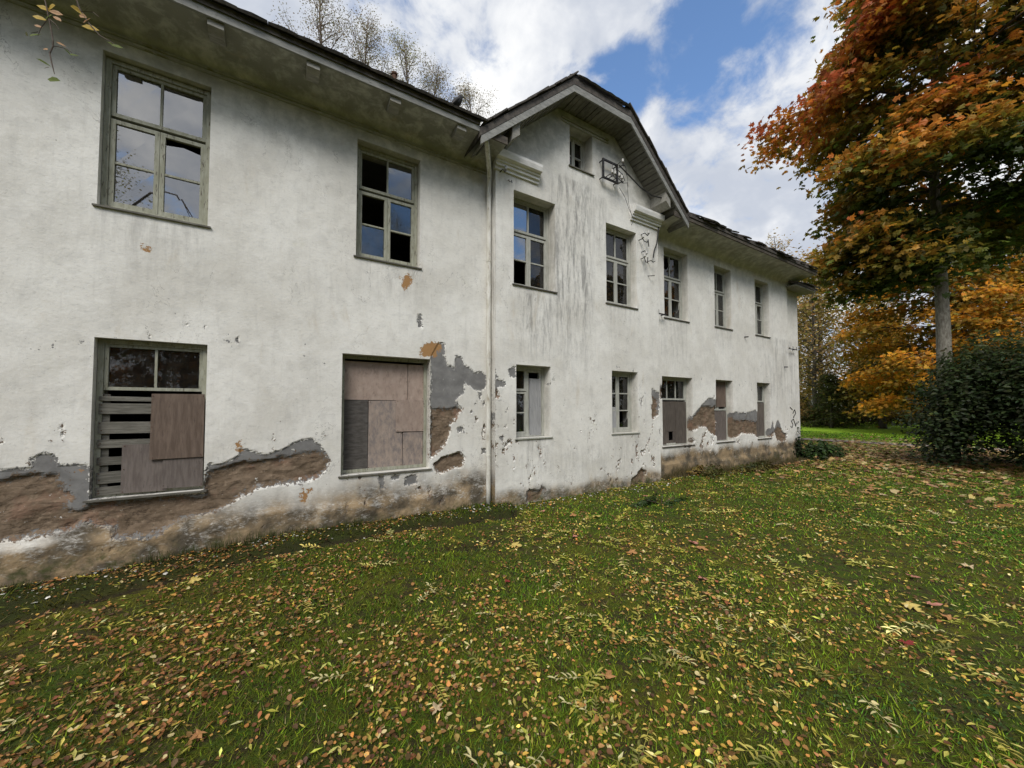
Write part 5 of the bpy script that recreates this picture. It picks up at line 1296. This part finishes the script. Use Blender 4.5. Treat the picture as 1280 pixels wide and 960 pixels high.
strip = (y > e-0.08) & (x < 3.3)
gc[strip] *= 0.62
dry = rng.random(n) < 0.05
gc[dry] = np.array([0.25, 0.20, 0.09])*np.exp(rng.normal(0, 0.2, (dry.sum(), 1)))
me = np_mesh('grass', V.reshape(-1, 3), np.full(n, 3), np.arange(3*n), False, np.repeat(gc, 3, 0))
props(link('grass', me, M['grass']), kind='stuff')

# dry brown stalks along the foot of the far wing, tufts of dark grass along the near foot
n = 9000
x = np.concatenate([rng.uniform(6.8, 14.3, 6000), rng.uniform(-4, 3.2, 3000)]); far_ = x > 5
y = -0.03-np.abs(rng.normal(0, 0.11, n))
z = ground_h(x, y)
hgt = np.where(far_, rng.uniform(0.05, 0.26, n), rng.uniform(0.03, 0.15, n))*np.clip(0.7+2.5*fbm(x*2, x*0, 103, 3), 0.15, 1.6)
wid = np.where(far_, 0.004, 0.003)
az = rng.uniform(0, 6.28, n); ca, sa = np.cos(az), np.sin(az); lean = hgt*rng.uniform(0.1, 0.6, n)
V = np.empty((n, 3, 3))
V[:, 0] = np.stack([x-sa*wid, y+ca*wid, z-0.01], -1); V[:, 1] = np.stack([x+sa*wid, y-ca*wid, z-0.01], -1)
V[:, 2] = np.stack([x+ca*lean, np.minimum(y+sa*lean, -0.005), z+hgt], -1)
gc = np.where(far_[:, None], ramp(rng.random(n), pal((0.07, 0.055, 0.03), (0.18, 0.135, 0.07), (0.06, 0.075, 0.02))), ramp(rng.random(n), pal((0.03, 0.045, 0.012), (0.07, 0.085, 0.02))))
me = np_mesh('dry_stalks', V.reshape(-1, 3), np.full(n, 3), np.arange(3*n), False, np.repeat(gc, 3, 0))
props(link('dry_stalks', me, M['grass']), kind='stuff')
# flakes of fallen plaster along the foot of the wall
n = 700
x = rng.uniform(-4.5, 13.5, n); y = -0.06-np.abs(rng.normal(0, 0.22, n))-np.where((x > 2.9) & (x < 7.1), 0.18, 0.0)
pos = np.stack([x, y, ground_h(x, y)+0.012], -1)
me = scatter_mesh('plaster_flakes', [(-0.5, -0.2, 0), (-0.1, -0.5, 0.05), (0.5, -0.15, 0), (0.3, 0.4, 0.06), (-0.3, 0.35, 0), (0, 0, 0.16)], [(0, 1, 5), (1, 2, 5), (2, 3, 5), (3, 4, 5), (4, 0, 5)], pos, rots(rng.uniform(0, 6.28, n), np.abs(rng.normal(0.2, .2, n)), rng.uniform(0, 6.28, n)), 0.012+0.035*rng.random(n)**2.5, np.tile([[0.5, 0.48, 0.43]], (n, 1))*np.exp(rng.normal(0, 0.3, (n, 1))))
props(link('plaster_flakes', me, M['fallen']), kind='stuff')
# broad leaved lawn weeds between the blades
x, y, d = lawn_points(150000, 1.1, 22, 1.25, R(66))
cl = fbm(x*1.4, y*1.4, 101, 4)
k_ = rng.random(len(x)) < np.clip(4.0*(cl-0.02), 0.05, 0.9)
x, y, d = x[k_], y[k_], d[k_]; n = len(x)
pos = np.stack([x, y, ground_h(x, y)+rng.uniform(0.006, 0.03, n)], -1)
me = scatter_mesh('lawn_weeds', LEAF_OVAL[0], LEAF_OVAL[1], pos, rots(rng.uniform(0, 6.28, n), np.abs(rng.normal(0.45, .3, n)), rng.uniform(0, 6.28, n)), rng.uniform(0.012, 0.026, n)*np.clip(0.9+0.05*d, 1, 1.8), jitter(ramp(rng.random(n), pal((0.03, 0.06, 0.016), (0.05, 0.09, 0.02), (0.10, 0.13, 0.03))), rng, .3))
props(link('lawn_weeds', me, M['grass']), kind='stuff')
# ------------------------------------------------------------------ fallen leaves
BIRCH_R = pal((0.11, 0.055, 0.028), (0.25, 0.115, 0.04), (0.45, 0.235, 0.06), (0.62, 0.40, 0.10), (0.70, 0.52, 0.08))
ASH_R = pal((0.26, 0.26, 0.04), (0.44, 0.40, 0.06), (0.60, 0.53, 0.14), (0.68, 0.62, 0.30))
def leaf_ground(x, y, up): return ground_h(x, y)+up
def compound(k=4):
    """a pinnate leaf: a stalk and pairs of narrow leaflets"""
    V = []; F = []
    rr = random.Random(k)
    L = 0.22
    def bend(s): return 0.03*math.sin(s*9+k)
    n = 6
    for i in range(n+1):
        s = i/n*L
        V += [(s, bend(s)-0.0013, 0.010), (s, bend(s)+0.0013, 0.010)]
    for i in range(n): F.append((2*i, 2*i+2, 2*i+3, 2*i+1))
    def leaflet(px, py, ang, ln, wd):
        b0 = len(V); ca, sa = math.cos(ang), math.sin(ang)
        up = rr.uniform(-0.006, 0.012)
        for (a, w, h) in ((0, 0, 0), (0.35, 0.5, 0.004), (0.7, 0.36, 0.004), (1, 0, -0.002), (0.7, -0.36, 0.006), (0.35, -0.5, 0.006)):
            V.append((px+ca*a*ln-sa*w*wd, py+sa*a*ln+ca*w*wd, 0.011+h+up*a))
        F.append((b0, b0+3, b0+2, b0+1)); F.append((b0, b0+5, b0+4, b0+3))
    for i in range(5):
        s = 0.055+i*0.036
        for sg in (-1, 1):
            if rr.random() < 0.30: continue
            leaflet(s, bend(s), sg*rr.uniform(0.75, 1.15), rr.uniform(0.045, 0.075), rr.uniform(0.012, 0.018))
    leaflet(L, bend(L), rr.uniform(-0.3, 0.3), 0.07, 0.02)
    return V, F
# small birch leaves over the whole lawn, densest at the near left
def scatter_leaves(n, d0, d1, power, left_bias):
    x, y, d = lawn_points(n, d0, d1, power, R(66))
    az = np.arctan2(y+5.51, x)
    lb = sstep(az, R(50), R(95))
    keep = rng.random(len(x)) < (1-left_bias)+left_bias*lb
    cl = fbm(x*1.6, y*1.6, 97, 3)
    keep &= rng.random(len(x)) < np.clip(0.55+2.4*cl+1.4*fbm(x*6, y*6, 98, 2), 0.08, 1)
    return x[keep], y[keep], d[keep]
def individual(kind, shape_list, faces_list, mats, xs_, ys_, dd, count, size_fn, colR, label_fn, cat, group, tiltsd=0.28, up=0.022):
    order = np.argsort(dd)[:count]
    return order
def place_individuals(name, meshes, px, py, up, cat, group, label, tilt=0.3, scale=(0.8, 1.2)):
    for i in range(len(px)):
        me, lab, grp = meshes[rng.integers(0, len(meshes))]
        o = bpy.data.objects.new(name, me); COL.objects.link(o)
        o.location = (px[i], py[i], float(ground_h(px[i], py[i]))+up)
        o.rotation_euler = (rng.normal(0, tilt), rng.normal(0, tilt), rng.uniform(0, 6.28))
        s = rng.uniform(*scale); o.scale = (s, s, s)
        props(o, lab or label, cat, grp or group)
def leaf_mesh_var(name, shape, faces, size, col, curl, seed):
    rr = random.Random(seed)
    V = np.array(shape, float)*size
    V[:, 2] += curl*size*((np.array(shape)[:, 0]*1.3)**2+(np.array(shape)[:, 1]*1.6)**2)*rr.choice((-1, 1, 1))
    c = np.tile(np.array([col]), (len(V), 1))*np.exp(np.random.default_rng(seed).normal(0, 0.12, (len(V), 1)))
    me = np_mesh(name, V, [len(f) for f in faces], [i for f in faces for i in f], False, c)
    me.materials.append(M['fallen']); return me
BL = ([(-0.62, 0, 0), (-0.45, 0.02, 0), (-0.38, 0.26, 0.02), (-0.1, 0.38, 0.05), (0.2, 0.24, 0.04), (0.5, 0, -0.02), (0.2, -0.24, 0.03), (-0.1, -0.38, 0.06), (-0.38, -0.26, 0.02), (-0.45, -0.02, 0)], [(0, 1, 9), (1, 5, 4, 3, 2), (1, 8, 7, 6, 5)])
x, y, d = scatter_leaves(340000, 1.12, 26, 1.0, 0.55)
o = np.argsort(d); near, rest = o[:300], o[300:]
bm_ = []
for k in range(12):
    tn = ('tan', 'rusty brown', 'pale ochre', 'dark brown')[k % 4]
    col = {'tan': (0.40, 0.25, 0.13), 'rusty brown': (0.30, 0.13, 0.055), 'pale ochre': (0.50, 0.36, 0.14), 'dark brown': (0.14, 0.08, 0.05)}[tn]
    bm_.append((leaf_mesh_var('fallen_leaf', BL[0], BL[1], 0.040, col, 0.22, 200+k), 'small %s birch leaf lying on the near lawn' % tn, '%s birch leaves on the near lawn' % tn))
place_individuals('fallen_birch_leaf', bm_, x[near], y[near], 0.024, 'leaf', None, None, 0.35, (0.75, 1.25))
x, y, d = x[rest], y[rest], d[rest]; n = len(x)
pos = np.stack([x, y, ground_h(x, y)+rng.uniform(0.004, 0.034, n)], -1)
lb_ = sstep(np.arctan2(y+5.51, x), R(45), R(90))
cols = jitter(ramp(np.clip(rng.beta(1.1, 1.5, n)*(1.0-0.35*lb_), 0, 1), BIRCH_R), rng, 0.28)
cream = rng.random(n) < 0.06
cols[cream] = np.array([0.66, 0.54, 0.26])*np.exp(rng.normal(0, 0.18, (cream.sum(), 1)))
me = scatter_mesh('leaf_litter', BL[0], BL[1], pos, rots(rng.uniform(0, 6.28, n), np.abs(rng.normal(0.35, .35, n)), rng.uniform(0, 6.28, n)), (0.012+0.030*rng.random(n)**1.6)*np.clip(0.9+0.02*d, 0.9, 1.3), cols)
props(link('leaf_litter', me, M['fallen']), kind='stuff')
# pinnate ash leaves
x, y, d = scatter_leaves(5200, 1.4, 26, 0.75, -0.0)
az = np.arctan2(y+5.51, x); k_ = rng.random(len(x)) < 0.25+0.75*(1-sstep(az, R(35), R(85)))
x, y, d = x[k_], y[k_], d[k_]
o = np.argsort(d); near, rest = o[:150], o[150:]
am = []
for k in range(8):
    Vc, Fc = compound(k)
    nm, col = (('yellow green', (0.33, 0.31, 0.06)), ('pale cream', (0.56, 0.50, 0.25)), ('lemon yellow', (0.48, 0.41, 0.09)), ('dull olive', (0.20, 0.20, 0.05)))[k % 4]
    c = np.tile(np.array([col]), (len(Vc), 1))*np.exp(np.random.default_rng(k).normal(0, 0.1, (len(Vc), 1)))
    me = np_mesh('fallen_ash_leaf', Vc, [len(f) for f in Fc], [i for f in Fc for i in f], False, c); me.materials.append(M['fallen'])
    am.append((me, '%s pinnate ash leaf lying on the lawn' % nm, '%s ash leaves on the lawn' % nm))
place_individuals('fallen_ash_leaf', am, x[near], y[near], 0.016, 'leaf', None, None, 0.12, (0.55, 1.05))
x, y, d = x[rest], y[rest], d[rest]
jb = bmesh.new()
for k in range(4):
    sel = np.arange(len(x)) % 4 == k
    Vc, Fc = compound(20+k); n = sel.sum()
    pos = np.stack([x[sel], y[sel], ground_h(x[sel], y[sel])+0.016], -1)
    me = scatter_mesh('ash_litter', Vc, Fc, pos, rots(rng.uniform(0, 6.28, n), np.abs(rng.normal(0.05, .06, n)), rng.uniform(0, 6.28, n)), rng.uniform(0.7, 1.15, n)*np.clip(0.9+0.02*d[sel], 1, 1.4), jitter(ramp(rng.random(n), ASH_R), rng, .15))
    jb.from_mesh(me)
jm = bpy.data.meshes.new('ash_litter'); jb.to_mesh(jm); jb.free()
props(link('ash_litter', jm, M['fallen']), kind='stuff')
# loose ash leaflets
x, y, d = scatter_leaves(28000, 1.3, 26, 0.95, 0.0); n = len(x)
pos = np.stack([x, y, ground_h(x, y)+rng.uniform(0.012, 0.03, n)], -1)
me = scatter_mesh('leaflet_litter', LEAF_LONG[0], LEAF_LONG[1], pos, rots(rng.uniform(0, 6.28, n), np.abs(rng.normal(0.2, .2, n)), rng.uniform(0, 6.28, n)), rng.uniform(0.035, 0.07, n), jitter(ramp(rng.random(n)**1.3, ASH_R), rng, .2))
props(link('leaflet_litter', me, M['fallen']), kind='stuff')
# maple leaves here and there
mv = {}
for nm, col in (('orange', (0.42, 0.21, 0.08)), ('salmon pink', (0.50, 0.22, 0.16)), ('yellow', (0.55, 0.42, 0.12)), ('dark red', (0.22, 0.03, 0.025)), ('pale buff', (0.52, 0.40, 0.24))):
    mv[nm] = [leaf_mesh_var('fallen_maple_leaf', MAPLE[0], MAPLE[1], 0.16, col, 0.12, 300+k) for k in range(2)]
def maple_leaf(x, y, nm, lab, s=1.0, grp=None):
    o = bpy.data.objects.new('fallen_maple_leaf', random.choice(mv[nm])); COL.objects.link(o)
    o.location = (x, y, gz(x, y)+0.03); o.rotation_euler = (random.gauss(0, .15), random.gauss(0, .15), random.uniform(0, 6.28)); o.scale = (s, s, s)
    props(o, lab, 'leaf', grp)
maple_leaf(1.76, -3.76, 'orange', 'large orange maple leaf lying beside pale ash leaflets near the bottom middle', 0.80)
maple_leaf(-0.69, -0.84, 'yellow', 'yellow maple leaf lying near the raised strip at the left', 0.80)
maple_leaf(3.55, -3.29, 'salmon pink', 'pink maple leaf lying on the lawn near the middle', 0.90)
maple_leaf(4.72, -4.59, 'salmon pink', 'pink maple leaf with a twisted tip on the right lawn', 0.90)
maple_leaf(4.54, -4.73, 'orange', 'orange maple leaf beside a pink one on the right lawn', 0.80)
maple_leaf(6.26, -4.59, 'pale buff', 'pale cream maple leaf standing out on the right lawn', 0.95)
maple_leaf(3.29, -3.51, 'orange', 'small orange yellow maple leaf right of the middle', 0.60)
maple_leaf(-0.33, -2.98, 'orange', 'tan orange maple leaf at the bottom left', 0.60)
maple_leaf(3.80, -4.64, 'dark red', 'dark red maple leaf among grass on the right', 0.70)
maple_leaf(1.89, -2.34, 'dark red', 'dark red maple leaf on the middle lawn', 0.60)
maple_leaf(5.38, -4.35, 'salmon pink', 'faded brown pink maple leaf left of the pale cream one', 0.80)
maple_leaf(0.77, -3.45, 'pale buff', 'dull buff maple leaf at the bottom middle left', 0.60)

rx_ = random.Random(9)
for k in range(70):
    dd_ = rx_.uniform(4.5, 18); a_ = R(58.5)+rx_.uniform(R(-50), R(15))
    xx, yy = dd_*math.cos(a_), -5.51+dd_*math.sin(a_)
    if yy > -0.3 and xx < 15: continue
    nm = rx_.choice(('orange', 'yellow', 'pale buff', 'salmon pink'))
    maple_leaf(xx, yy, nm, '%s maple leaf lying on the farther lawn' % nm, rx_.uniform(0.7, 1.1), '%s maple leaves on the farther lawn' % nm)
# dense litter under the maple and on the path
n = 9000
x = 19.5+rng.normal(0, 4.2, n); y = -2.5+rng.normal(0, 4.0, n)
ok = ((y < -0.1) | (x > 14.8)) & (x > 9.5); x, y = x[ok], y[ok]; n = len(x)
pos = np.stack([x, y, ground_h(x, y)+rng.uniform(0.02, 0.05, n)], -1)
me = scatter_mesh('maple_litter', LEAF_MAPLE5[0], LEAF_MAPLE5[1], pos, rots(rng.uniform(0, 6.28, n), np.abs(rng.normal(0.25, .25, n)), rng.uniform(0, 6.28, n)), rng.uniform(0.09, 0.17, n), jitter(ramp(rng.random(n), pal((0.14, 0.07, 0.035), (0.26, 0.13, 0.05), (0.40, 0.26, 0.10), (0.48, 0.38, 0.2))), rng, .2))
props(link('maple_litter', me, M['fallen']), kind='stuff')
